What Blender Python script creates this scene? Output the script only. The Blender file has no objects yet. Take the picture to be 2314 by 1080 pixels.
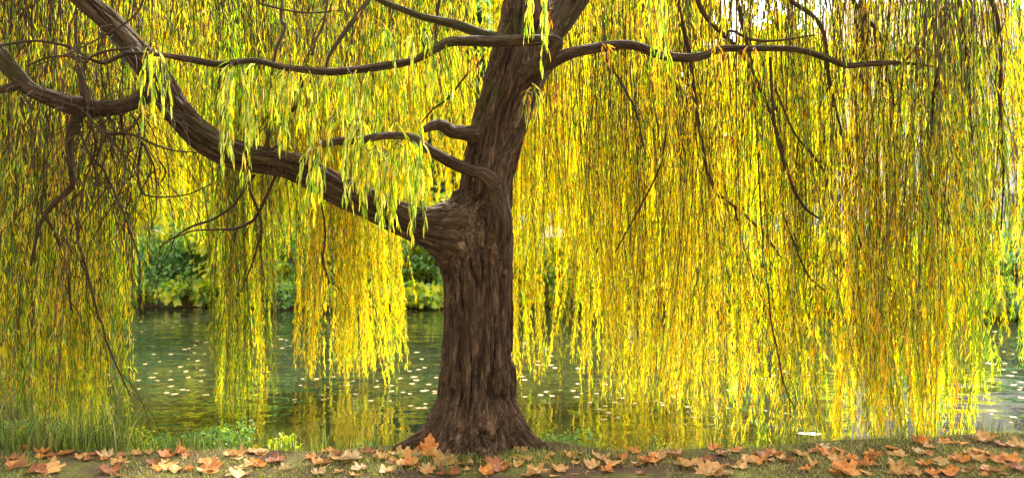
import bpy, math, random
import numpy as np
from mathutils import Vector, Matrix

random.seed(7)
rng = np.random.default_rng(11)
scene = bpy.context.scene
col = scene.collection

# ------------------------------------------------------------------ camera, sky, sun, exposure
FPX, HORIZON, CX, CAMH = 1680.0, 500.0, 1157.0, 1.84
cam_d = bpy.data.cameras.new('camera')
cam = bpy.data.objects.new('camera', cam_d); col.objects.link(cam)
cam.location = (0, 0, CAMH); cam.rotation_euler = (math.radians(90), 0, 0)
cam_d.sensor_width = 36.0; cam_d.lens = FPX / 2314 * 36.0
cam_d.shift_y = -40.0 / 2314; cam_d.clip_end = 2000; cam_d.clip_start = 0.05
cam_d.dof.use_dof = True; cam_d.dof.focus_distance = 6.6; cam_d.dof.aperture_fstop = 1.6
scene.camera = cam

SUN_EL, SUN_AZ = math.radians(45), math.radians(20)      # azimuth from +Y (behind the tree) towards +X
w = bpy.data.worlds.new('World'); scene.world = w; w.use_nodes = True
nt = w.node_tree; nt.nodes.clear()
sky = nt.nodes.new('ShaderNodeTexSky'); sky.sky_type = 'NISHITA'; sky.sun_disc = False
sky.sun_elevation = SUN_EL; sky.sun_rotation = SUN_AZ; sky.dust_density = 6.0; sky.air_density = 1.0; sky.ozone_density = 1.0
hs = nt.nodes.new('ShaderNodeHueSaturation'); hs.inputs['Saturation'].default_value = 0.10
bgn = nt.nodes.new('ShaderNodeBackground'); bgn.inputs['Strength'].default_value = 0.15
wo = nt.nodes.new('ShaderNodeOutputWorld')
nt.links.new(sky.outputs[0], hs.inputs['Color']); nt.links.new(hs.outputs[0], bgn.inputs['Color']); nt.links.new(bgn.outputs[0], wo.inputs[0])
sun_d = bpy.data.lights.new('sun', 'SUN'); sun_d.energy = 3.5; sun_d.angle = math.radians(2.0); sun_d.color = (1.0, 0.95, 0.86)
sun = bpy.data.objects.new('sun', sun_d); col.objects.link(sun)
sd = Vector((math.sin(SUN_AZ) * math.cos(SUN_EL), math.cos(SUN_AZ) * math.cos(SUN_EL), math.sin(SUN_EL)))
sun.rotation_euler = sd.to_track_quat('Z', 'Y').to_euler(); sun.location = (0, 0, 30)
scene.view_settings.view_transform = 'Standard'; scene.view_settings.look = 'None'
scene.view_settings.exposure = 2.2; scene.view_settings.gamma = 1.0; scene.view_settings.use_curve_mapping = False
scene.render.engine = 'CYCLES'
scene.cycles.use_denoising = True
scene.cycles.sample_clamp_indirect = 6.0
scene.cycles.max_bounces = 8; scene.cycles.diffuse_bounces = 4; scene.cycles.transmission_bounces = 6; scene.cycles.glossy_bounces = 3

def P(px, py, D):
    """the point that stands at distance D on the ray through a photo pixel"""
    return np.array(((px - CX) / FPX * D, D, CAMH - (py - HORIZON) / FPX * D))

# ------------------------------------------------------------------ noise
_perm = rng.permutation(256); _perm = np.concatenate([_perm, _perm])
_grad = rng.normal(size=(256, 3)); _grad /= np.linalg.norm(_grad, axis=1)[:, None]
def perlin(p):
    p = np.asarray(p, float); i = np.floor(p).astype(int); f = p - i; i &= 255
    u = f * f * f * (f * (f * 6 - 15) + 10)
    out = 0
    for dx in (0, 1):
        for dy in (0, 1):
            for dz in (0, 1):
                h = _perm[_perm[_perm[(i[..., 0] + dx) & 255] + ((i[..., 1] + dy) & 255)] + ((i[..., 2] + dz) & 255)]
                d = f - np.array((dx, dy, dz))
                g = (_grad[h] * d).sum(-1)
                wgt = (u[..., 0] if dx else 1 - u[..., 0]) * (u[..., 1] if dy else 1 - u[..., 1]) * (u[..., 2] if dz else 1 - u[..., 2])
                out = out + wgt * g
    return out
def fbm(p, o=3):
    s, a = 0, 1.0
    for k in range(o): s = s + a * perlin(np.asarray(p) * 2 ** k + 17.3 * k); a *= 0.5
    return s

# ------------------------------------------------------------------ object helpers
def tag(o, label=None, cat=None, group=None, kind=None):
    if label: o['label'] = label
    if cat: o['category'] = cat
    if group: o['group'] = group
    if kind: o['kind'] = kind
    return o
def empty(name, loc, label=None, cat=None, group=None):
    o = bpy.data.objects.new(name, None); col.objects.link(o); o.location = loc; o.empty_display_size = 0.2
    return tag(o, label, cat, group)
def mesh_np(name, verts, faces, mat=None, smooth=True, attrs=None):
    """verts (n,3); faces (m,3) or (m,4) array"""
    verts = np.ascontiguousarray(verts, dtype=np.float32); faces = np.ascontiguousarray(faces, dtype=np.int32)
    me = bpy.data.meshes.new(name); n, k = faces.shape
    me.vertices.add(len(verts)); me.vertices.foreach_set('co', verts.ravel())
    me.loops.add(n * k); me.loops.foreach_set('vertex_index', faces.ravel())
    me.polygons.add(n); me.polygons.foreach_set('loop_start', np.arange(0, n * k, k, dtype=np.int32))
    me.update(calc_edges=True)
    me.polygons.foreach_set('use_smooth', np.full(n, smooth, dtype=bool))
    for an, (typ, dat) in (attrs or {}).items():
        a = me.attributes.new(an, typ, 'POINT')
        a.data.foreach_set('color' if typ == 'FLOAT_COLOR' else 'vector', np.ascontiguousarray(dat, dtype=np.float32).ravel())
    if mat: me.materials.append(mat)
    return me
def link(name, me, parent=None, **kw):
    o = bpy.data.objects.new(name, me); col.objects.link(o)
    if parent is not None:
        o.parent = parent
        # parents are unrotated and unscaled: keep world placement
        l = Vector((0, 0, 0)); q = parent
        while q is not None: l += q.location; q = q.parent
        o.location = -l
    return tag(o, **kw)
def box_mesh(name, boxes, mat):
    V, F = [], []
    for (x0, x1, y0, y1, z0, z1) in boxes:
        b = len(V)
        V += [(x0, y0, z0), (x1, y0, z0), (x1, y1, z0), (x0, y1, z0), (x0, y0, z1), (x1, y0, z1), (x1, y1, z1), (x0, y1, z1)]
        F += [tuple(b + i for i in f) for f in ((0, 3, 2, 1), (4, 5, 6, 7), (0, 1, 5, 4), (1, 2, 6, 5), (2, 3, 7, 6), (3, 0, 4, 7))]
    return mesh_np(name, np.array(V), np.array(F), mat, smooth=False)

# ------------------------------------------------------------------ materials
def new_mat(name):
    m = bpy.data.materials.new(name); m.use_nodes = True
    t = m.node_tree; t.nodes.clear()
    out = t.nodes.new('ShaderNodeOutputMaterial')
    return m, t, out
def N(t, typ, **kw):
    n = t.nodes.new(typ)
    for k, v in kw.items():
        if k in n.inputs: n.inputs[k].default_value = v
        else: setattr(n, k, v)
    return n
def ramp(t, fac, stops):
    r = t.nodes.new('ShaderNodeValToRGB'); e = r.color_ramp.elements
    while len(e) < len(stops): e.new(0.5)
    for el, (p, c) in zip(e, stops): el.position = p; el.color = (*c, 1)
    t.links.new(fac, r.inputs[0]); return r
def leaf_mat(name, trans=0.55, attr='col', rough=0.5, gloss=0.06, tcol=1.25):
    m, t, out = new_mat(name)
    a = N(t, 'ShaderNodeAttribute', attribute_name=attr)
    tc = N(t, 'ShaderNodeTexCoord'); nz = N(t, 'ShaderNodeTexNoise', Scale=60.0, Detail=2.0)
    t.links.new(tc.outputs['Object'], nz.inputs['Vector'])
    hv = N(t, 'ShaderNodeHueSaturation'); t.links.new(a.outputs['Color'], hv.inputs['Color'])
    mr = N(t, 'ShaderNodeMapRange'); mr.inputs[3].default_value = 0.75; mr.inputs[4].default_value = 1.25
    t.links.new(nz.outputs[0], mr.inputs[0]); t.links.new(mr.outputs[0], hv.inputs['Value'])
    df = N(t, 'ShaderNodeBsdfDiffuse'); tr = N(t, 'ShaderNodeBsdfTranslucent'); gl = N(t, 'ShaderNodeBsdfGlossy', Roughness=rough)
    gl.inputs['Color'].default_value = (0.8, 0.8, 0.8, 1)
    sc_ = N(t, 'ShaderNodeHueSaturation', Value=tcol, Saturation=1.1); t.links.new(hv.outputs[0], sc_.inputs['Color'])
    t.links.new(hv.outputs[0], df.inputs[0]); t.links.new(sc_.outputs[0], tr.inputs[0])
    m1 = N(t, 'ShaderNodeMixShader', Fac=trans); t.links.new(df.outputs[0], m1.inputs[1]); t.links.new(tr.outputs[0], m1.inputs[2])
    m2 = N(t, 'ShaderNodeMixShader', Fac=gloss); t.links.new(m1.outputs[0], m2.inputs[1]); t.links.new(gl.outputs[0], m2.inputs[2])
    t.links.new(m2.outputs[0], out.inputs[0]); return m
def bark_mat(name, c_dark, c_mid, c_light, moss=0.5, scale=1.0, bump=0.6):
    m, t, out = new_mat(name)
    a = N(t, 'ShaderNodeAttribute', attribute_name='bco')
    n1 = N(t, 'ShaderNodeTexNoise', Scale=2.2 * scale, Detail=6.0, Roughness=0.65); t.links.new(a.outputs['Vector'], n1.inputs['Vector'])
    n2 = N(t, 'ShaderNodeTexNoise', Scale=9.0 * scale, Detail=4.0, Roughness=0.7); t.links.new(a.outputs['Vector'], n2.inputs['Vector'])
    mx = N(t, 'ShaderNodeMath', operation='MULTIPLY_ADD'); mx.inputs[1].default_value = 0.45
    t.links.new(n2.outputs[0], mx.inputs[0])
    h_ = N(t, 'ShaderNodeMath', operation='MULTIPLY'); h_.inputs[1].default_value = 0.55; t.links.new(n1.outputs[0], h_.inputs[0]); t.links.new(h_.outputs[0], mx.inputs[2])
    r = ramp(t, mx.outputs[0], [(0.38, c_dark), (0.5, c_mid), (0.64, c_light)])
    # moss grows in patches on the upward and left-facing flanks, more of it high up
    tc = N(t, 'ShaderNodeTexCoord'); n3 = N(t, 'ShaderNodeTexNoise', Scale=2.6, Detail=5.0, Roughness=0.6); t.links.new(tc.outputs['Object'], n3.inputs['Vector'])
    sp = N(t, 'ShaderNodeSeparateXYZ'); ge = N(t, 'ShaderNodeNewGeometry'); t.links.new(ge.outputs['Position'], sp.inputs[0])
    zr = N(t, 'ShaderNodeMapRange'); zr.inputs[1].default_value = 1.8; zr.inputs[2].default_value = 4.6; zr.inputs[3].default_value = -0.12; zr.inputs[4].default_value = 0.16
    t.links.new(sp.outputs[2], zr.inputs[0])
    ad = N(t, 'ShaderNodeMath', operation='ADD'); t.links.new(zr.outputs[0], ad.inputs[0]); t.links.new(n3.outputs[0], ad.inputs[1])
    mr = ramp(t, ad.outputs[0], [(0.52, (0, 0, 0)), (0.64, (moss, moss, moss))])
    mc = N(t, 'ShaderNodeMixRGB'); mc.inputs[2].default_value = (0.075, 0.085, 0.014, 1); t.links.new(mr.outputs[0], mc.inputs[0]); t.links.new(r.outputs[0], mc.inputs[1])
    b = N(t, 'ShaderNodeBsdfPrincipled', Roughness=0.85); b.inputs['Specular IOR Level'].default_value = 0.25
    t.links.new(mc.outputs[0], b.inputs['Base Color'])
    n4 = N(t, 'ShaderNodeTexNoise', Scale=2.6 * scale, Detail=3.0, Roughness=0.6, Distortion=0.4); t.links.new(a.outputs['Vector'], n4.inputs['Vector'])
    s4 = N(t, 'ShaderNodeMath', operation='SUBTRACT'); s4.inputs[1].default_value = 0.5; t.links.new(n4.outputs[0], s4.inputs[0])
    a4 = N(t, 'ShaderNodeMath', operation='ABSOLUTE'); t.links.new(s4.outputs[0], a4.inputs[0])
    m4 = N(t, 'ShaderNodeMath', operation='MULTIPLY'); m4.inputs[1].default_value = 7.0; m4.use_clamp = True; t.links.new(a4.outputs[0], m4.inputs[0])
    hh = N(t, 'ShaderNodeMath', operation='MULTIPLY_ADD'); hh.inputs[1].default_value = 0.9; t.links.new(m4.outputs[0], hh.inputs[0]); t.links.new(mx.outputs[0], hh.inputs[2])
    bp = N(t, 'ShaderNodeBump', Strength=bump, Distance=0.02); t.links.new(hh.outputs[0], bp.inputs['Height']); t.links.new(bp.outputs[0], b.inputs['Normal'])
    t.links.new(b.outputs[0], out.inputs[0]); return m
def plain_mat(name, c, rough=0.7, vary=0.25, scale=6.0, bump=0.0, spec=0.3):
    m, t, out = new_mat(name)
    tc = N(t, 'ShaderNodeTexCoord'); nz = N(t, 'ShaderNodeTexNoise', Scale=scale, Detail=5.0); t.links.new(tc.outputs['Object'], nz.inputs['Vector'])
    lo = tuple(x * (1 - vary) for x in c); hi = tuple(min(1, x * (1 + vary)) for x in c)
    r = ramp(t, nz.outputs[0], [(0.3, lo), (0.7, hi)])
    b = N(t, 'ShaderNodeBsdfPrincipled', Roughness=rough); b.inputs['Specular IOR Level'].default_value = spec
    t.links.new(r.outputs[0], b.inputs['Base Color'])
    if bump:
        bp = N(t, 'ShaderNodeBump', Strength=bump, Distance=0.01); t.links.new(nz.outputs[0], bp.inputs['Height']); t.links.new(bp.outputs[0], b.inputs['Normal'])
    t.links.new(b.outputs[0], out.inputs[0]); return m

M_leaf = leaf_mat('willow_leaf', 0.68)
M_shrub = leaf_mat('shrub_leaf', 0.64, gloss=0.08)
M_tree = leaf_mat('tree_leaf', 0.68)
M_grass = leaf_mat('grass_blade', 0.35)
M_bark = bark_mat('willow_bark', (0.024, 0.012, 0.005), (0.082, 0.043, 0.019), (0.27, 0.16, 0.082), 0.6, 1.0, 1.0)
M_limb = bark_mat('limb_bark', (0.022, 0.011, 0.004), (0.066, 0.036, 0.015), (0.21, 0.13, 0.06), 0.45, 1.0, 0.9)
M_twig = bark_mat('twig_bark', (0.026, 0.014, 0.006), (0.058, 0.033, 0.014), (0.11, 0.070, 0.03), 0.15, 0.8, 0.2)
M_shoot = plain_mat('shoot_bark', (0.065, 0.036, 0.012), 0.7, 0.4, 3.0)
M_cut = plain_mat('sawn_wood', (0.42, 0.31, 0.20), 0.8, 0.2, 20)
M_fbark = plain_mat('far_bark', (0.07, 0.05, 0.035), 0.9, 0.4, 5.0)

# ------------------------------------------------------------------ ground (near bank, pond bed, far bank) and water
WATER_Z = -0.40
def edge(x):
    x = np.asarray(x, float)
    e = 5.93 + 0.035 * np.sin(x * 2.3 + 1) + 0.03 * np.sin(x * 5.1)
    e = e + 0.50 * np.clip((x - 1.2) / 3.2, 0, 1.3) + 0.33 * np.exp(-((x + 0.28) / 0.75) ** 2)
    return e
def far_edge(x):
    x = np.asarray(x, float)
    return 19.7 - 2.4 * np.clip((x - 3) / 9, 0, 1) + 0.5 * np.sin(x * 0.31) + 0.25 * np.sin(x * 0.9 + 2)
def sstep(a): a = np.clip(a, 0, 1); return a * a * (3 - 2 * a)
def terrain(x, y):
    x = np.asarray(x, float); y = np.asarray(y, float)
    p = np.stack([x, y, np.zeros_like(x)], -1)
    near = 0.030 * perlin(p * 1.3) + 0.012 * perlin(p * 4.1 + 9)
    near = near * np.clip(1.0, 0, 1) - 1.3 * sstep((y - edge(x)) / 1.5)
    fe = far_edge(x)
    far = -1.3 + 1.25 * sstep((y - fe + 0.55) / 0.8) + 0.75 * sstep((y - fe) / 4.0) + 0.12 * perlin(p * 0.6 + 3) * sstep((y - fe) / 3)
    return np.where(y < 12, near, far)
xs = np.concatenate([[-150, -90, -50, -30, -20, -14, -10, -8, -7], np.arange(-6, 6.01, 0.055), [7, 8, 10, 14, 20, 30, 50, 90, 150]])
ys = np.concatenate([[-40, -20, -8, -3, 0, 2, 3.5, 4.3], np.arange(4.6, 7.6, 0.035), [8, 9, 11, 12.5, 14.5], np.arange(15.5, 24.5, 0.25), [26, 29, 34, 42, 55, 80, 130, 220]])
gx, gy = np.meshgrid(xs, ys)
gz = terrain(gx, gy)
V = np.stack([gx, gy, gz], -1).reshape(-1, 3)
nx, ny = len(xs), len(ys)
ii = (np.arange(ny - 1)[:, None] * nx + np.arange(nx - 1)[None]).ravel()
F = np.stack([ii, ii + 1, ii + 1 + nx, ii + nx], -1)
def ground_mat():
    m, t, out = new_mat('lawn_and_soil')
    ge = N(t, 'ShaderNodeNewGeometry')
    n1 = N(t, 'ShaderNodeTexNoise', Scale=1.7, Detail=5.0, Roughness=0.6); n2 = N(t, 'ShaderNodeTexNoise', Scale=38.0, Detail=5.0, Roughness=0.7)
    for n_ in (n1, n2): t.links.new(ge.outputs['Position'], n_.inputs['Vector'])
    soil = ramp(t, n2.outputs[0], [(0.3, (0.05, 0.028, 0.018)), (0.6, (0.115, 0.068, 0.042)), (0.8, (0.20, 0.13, 0.08))])
    turf = ramp(t, n2.outputs[0], [(0.3, (0.06, 0.062, 0.015)), (0.55, (0.14, 0.135, 0.035)), (0.8, (0.26, 0.21, 0.08))])
    k = ramp(t, n1.outputs[0], [(0.47, (0.95, 0.95, 0.95)), (0.60, (0, 0, 0))])
    mx = N(t, 'ShaderNodeMixRGB'); t.links.new(k.outputs[0], mx.inputs[0]); t.links.new(turf.outputs[0], mx.inputs[1]); t.links.new(soil.outputs[0], mx.inputs[2])
    b = N(t, 'ShaderNodeBsdfPrincipled', Roughness=0.95); b.inputs['Specular IOR Level'].default_value = 0.1
    t.links.new(mx.outputs[0], b.inputs['Base Color'])
    bp = N(t, 'ShaderNodeBump', Strength=0.8, Distance=0.02); t.links.new(n2.outputs[0], bp.inputs['Height']); t.links.new(bp.outputs[0], b.inputs['Normal'])
    t.links.new(b.outputs[0], out.inputs[0]); return m
link('ground', mesh_np('ground', V, F, ground_mat()), kind='structure')

def water_mat():
    m, t, out = new_mat('pond_water')
    ge = N(t, 'ShaderNodeNewGeometry')
    mp1 = N(t, 'ShaderNodeMapping'); mp1.inputs['Scale'].default_value = (0.9, 1.7, 1)
    mp2 = N(t, 'ShaderNodeMapping'); mp2.inputs['Scale'].default_value = (2.2, 7.0, 1); mp2.inputs['Rotation'].default_value = (0, 0, 0.12)
    t.links.new(ge.outputs['Position'], mp1.inputs['Vector']); t.links.new(ge.outputs['Position'], mp2.inputs['Vector'])
    n1 = N(t, 'ShaderNodeTexNoise', Scale=1.3, Detail=1.5, Roughness=0.4, Distortion=0.6); t.links.new(mp1.outputs[0], n1.inputs['Vector'])
    n2 = N(t, 'ShaderNodeTexNoise', Scale=1.0, Detail=2.0, Roughness=0.45); t.links.new(mp2.outputs[0], n2.inputs['Vector'])
    ad = N(t, 'ShaderNodeMath', operation='MULTIPLY_ADD'); ad.inputs[1].default_value = 0.13
    t.links.new(n2.outputs[0], ad.inputs[0]); t.links.new(n1.outputs[0], ad.inputs[2])
    bp = N(t, 'ShaderNodeBump', Strength=1.0, Distance=0.026); t.links.new(ad.outputs[0], bp.inputs['Height'])
    b = N(t, 'ShaderNodeBsdfPrincipled', Roughness=0.015, IOR=2.9); b.inputs['Base Color'].default_value = (0.018, 0.020, 0.011, 1)
    b.inputs['Specular IOR Level'].default_value = 0.6
    t.links.new(bp.outputs[0], b.inputs['Normal']); t.links.new(b.outputs[0], out.inputs[0]); return m
wx = np.linspace(-140, 140, 57); wy = np.linspace(5.6, 21.5, 33)
gx, gy = np.meshgrid(wx, wy); V = np.stack([gx, gy, np.full_like(gx, WATER_Z)], -1).reshape(-1, 3)
ii = (np.arange(32)[:, None] * 57 + np.arange(56)[None]).ravel()
link('pond_water', mesh_np('pond_water', V, np.stack([ii, ii + 1, ii + 58, ii + 57], -1), water_mat()), kind='structure')

# ------------------------------------------------------------------ swept wood
def catmull(pts, n):
    pts = np.asarray(pts, float); m = len(pts)
    ext = np.vstack([2 * pts[0] - pts[1], pts, 2 * pts[-1] - pts[-2]])
    d = np.r_[0, np.cumsum(np.linalg.norm(np.diff(pts[:, :3], axis=0), axis=1))]
    tt = np.interp(np.linspace(0, d[-1], n), d, np.arange(m))
    k = np.minimum(tt.astype(int), m - 2); f = (tt - k)[:, None]
    a, b, c, e = ext[k], ext[k + 1], ext[k + 2], ext[k + 3]
    return 0.5 * (2 * b + (c - a) * f + (2 * a - 5 * b + 4 * c - e) * f ** 2 + (3 * b - a - 3 * c + e) * f ** 3)
def frames(c):
    T = np.gradient(c, axis=0); T /= np.linalg.norm(T, axis=1)[:, None] + 1e-12
    ref = np.array((0, 1.0, 0)) if abs(T[0, 1]) < 0.9 else np.array((1.0, 0, 0))
    A = np.zeros_like(c); B = np.zeros_like(c)
    u = ref - T[0] * (ref @ T[0]); u /= np.linalg.norm(u)
    for i in range(len(c)):
        u = u - T[i] * (u @ T[i]); u /= np.linalg.norm(u) + 1e-12
        A[i] = u; B[i] = np.cross(T[i], u)
    return T, A, B
def sweep(name, path, n, seg, mat, bark=0.0, freq=11.0, lump=0.06, shape=None, cap=True, seed=0.0):
    """path rows: x, y, z, radius"""
    c4 = catmull(path, n); c = c4[:, :3]; r = np.maximum(c4[:, 3], 0.001)
    T, A, B = frames(c)
    th = np.linspace(0, 2 * np.pi, seg, endpoint=False)
    s = np.r_[0, np.cumsum(np.linalg.norm(np.diff(c, axis=0), axis=1))]
    R = np.repeat(r[:, None], seg, 1)
    if shape is not None: R = shape(R, th, s, c)
    ct, st = np.cos(th)[None], np.sin(th)[None]
    rr = np.maximum(np.minimum(r, 0.42), 0.02)[:, None]
    bco = np.stack([ct * rr + seed, st * rr + seed * 0.7, np.repeat(s[:, None], seg, 1) * 0.10], -1)
    R = R * (1 + lump * perlin(np.stack([ct * 1.1 + 0 * R, st * 1.1 + 0 * R, s[:, None] * 2.2 + 0 * R + seed], -1) + seed))
    if bark > 0:
        q = bco * freq
        q = q + 0.55 * np.stack([perlin(q * 0.55 + 5), perlin(q * 0.55 + 11), 0 * R], -1)
        n1 = perlin(q); n2 = perlin(q * np.array((0.45, 0.45, 0.6)) + 31); n3 = perlin(q * np.array((2.3, 2.3, 5.0)) + 77)
        fur = (1 - np.clip(np.abs(n1) / 0.15, 0, 1)) ** 0.8 + 0.5 * (1 - np.clip(np.abs(n2) / 0.09, 0, 1))
        R = R - bark * np.minimum(fur, 1.25) + bark * 0.22 * n3
    V = c[:, None] + A[:, None] * (R * ct)[..., None] + B[:, None] * (R * st)[..., None]
    V = V.reshape(-1, 3)
    i = np.arange(n - 1)[:, None] * seg; j = np.arange(seg)[None]; j2 = (j + 1) % seg
    F = np.stack([i + j, i + j2, i + seg + j2, i + seg + j], -1).reshape(-1, 4)
    bc = (bco * 14).reshape(-1, 3)
    if cap:
        V = np.vstack([V, c[-1:] + T[-1:] * r[-1] * 0.35]); bc = np.vstack([bc, bc[-1:]])
        k = (n - 1) * seg; e = len(V) - 1
        F = np.vstack([F, np.stack([k + j[0], k + j2[0], np.full(seg, e), np.full(seg, e)], -1)])
        # degenerate quads -> make them true triangles by folding onto the tip
        me = bpy.data.meshes.new(name)
        loops = np.concatenate([F[:-seg].ravel(), F[-seg:, :3].ravel()]).astype(np.int32)
        nq = len(F) - seg
        starts = np.concatenate([np.arange(nq) * 4, nq * 4 + np.arange(seg) * 3]).astype(np.int32)
        me.vertices.add(len(V)); me.vertices.foreach_set('co', np.ascontiguousarray(V, np.float32).ravel())
        me.loops.add(len(loops)); me.loops.foreach_set('vertex_index', loops)
        me.polygons.add(len(starts)); me.polygons.foreach_set('loop_start', starts)
        me.update(calc_edges=True); me.polygons.foreach_set('use_smooth', np.ones(len(starts), bool))
        a = me.attributes.new('bco', 'FLOAT_VECTOR', 'POINT'); a.data.foreach_set('vector', np.ascontiguousarray(bc, np.float32).ravel())
        me.materials.append(mat); return me
    return mesh_np(name, V, F, mat, True, {'bco': ('FLOAT_VECTOR', bc)})

def pxpath(pts, D0, D1, wscale=1.0):
    """photo trace (px, py, width px[, D]) to x, y, z, radius; depth runs from D0 to D1 unless given"""
    pts = [tuple(p) for p in pts]; out = []
    d = np.r_[0, np.cumsum([math.dist(a[:2], b[:2]) for a, b in zip(pts, pts[1:])])]; d = d / d[-1]
    for p, k in zip(pts, d):
        D = p[3] if len(p) > 3 else D0 + (D1 - D0) * k
        out.append((*P(p[0], p[1], D), p[2] * wscale / 2 / FPX * D))
    return np.array(out)

# ------------------------------------------------------------------ the willow: trunk and limbs
TD = 6.22
willow = empty('willow_tree', tuple(P(1078, 1018, TD)), 'huge weeping willow with furrowed brown trunk and trailing yellow shoots on the bank', 'tree')
trunk_trace = [(1074, 1060, 252), (1074, 1030, 240), (1073, 1000, 222), (1075, 960, 204), (1078, 900, 184), (1079, 800, 164), (1081, 700, 157), (1081, 630, 158), (1073, 570, 174), (1068, 520, 182), (1082, 478, 150), (1097, 445, 130), (1104, 400, 123), (1124, 300, 125), (1153, 200, 128), (1176, 110, 124), (1187, 20, 108), (1192, -80, 98), (1180, -220, 84)]
def trunk_shape(R, th, s, c):
    z = c[:, 2][:, None] - terrain(np.array([-0.28]), np.array([5.95]))[0]
    # root flare: five buttresses, wide on the left and the right
    k = np.exp(-np.clip(z + 0.10, 0, None) / 0.16)
    lob = np.zeros_like(th)
    # sweep frame: angle 0 is +Y or so; find world x direction numerically
    for a, g, wd in ((np.pi / 2, 0.62, 0.36), (-np.pi / 2, 0.50, 0.36), (np.pi * 0.80, 0.34, 0.38), (-np.pi * 0.83, 0.22, 0.34), (0.2, 0.2, 0.4)):
        dd = (th - a + np.pi) % (2 * np.pi) - np.pi
        lob = lob + g * np.exp(-(dd / wd) ** 2)
    low = np.exp(-np.clip(z, 0, None) / 0.55)
    wav = 0.035 * np.cos(th * 5 + 0.8) * low
    return R * (1 + k * lob[None] + wav)
tp = pxpath(trunk_trace, TD, TD)
def fillet(o, path, k=0.11, n=260):
    """swell the bark of o where it runs into another piece of wood, like a branch collar"""
    me = o.data; m = len(me.vertices); co = np.empty(m * 3, np.float32); me.vertices.foreach_get('co', co); co = co.reshape(-1, 3)
    nr = np.empty(m * 3, np.float32); me.vertex_normals.foreach_get('vector', nr); nr = nr.reshape(-1, 3)
    w_ = co + np.array(o.location + o.parent.location, np.float32)
    c4 = catmull(path, n).astype(np.float32); lo = (c4[:, :3] - c4[:, 3:]).min(0) - k; hi = (c4[:, :3] + c4[:, 3:]).max(0) + k
    idx = np.where(((w_ > lo) & (w_ < hi)).all(1))[0]
    if len(idx) == 0: return
    d = np.full(len(idx), 9.0, np.float32)
    for q in c4: d = np.minimum(d, np.linalg.norm(w_[idx] - q[:3], axis=1) - q[3])
    h = np.where(np.abs(d) < k, (k - np.abs(d)) ** 2 / (4 * k), 0) * 1.5
    nn = nr[idx]; nn = nn.copy()
    co[idx] += nn * h[:, None]; me.vertices.foreach_set('co', co.ravel()); me.update()
trunk = link('trunk', sweep('trunk', tp, 700, 340, M_bark, 0.046, 16.0, 0.05, trunk_shape, seed=2.0), willow)

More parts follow.
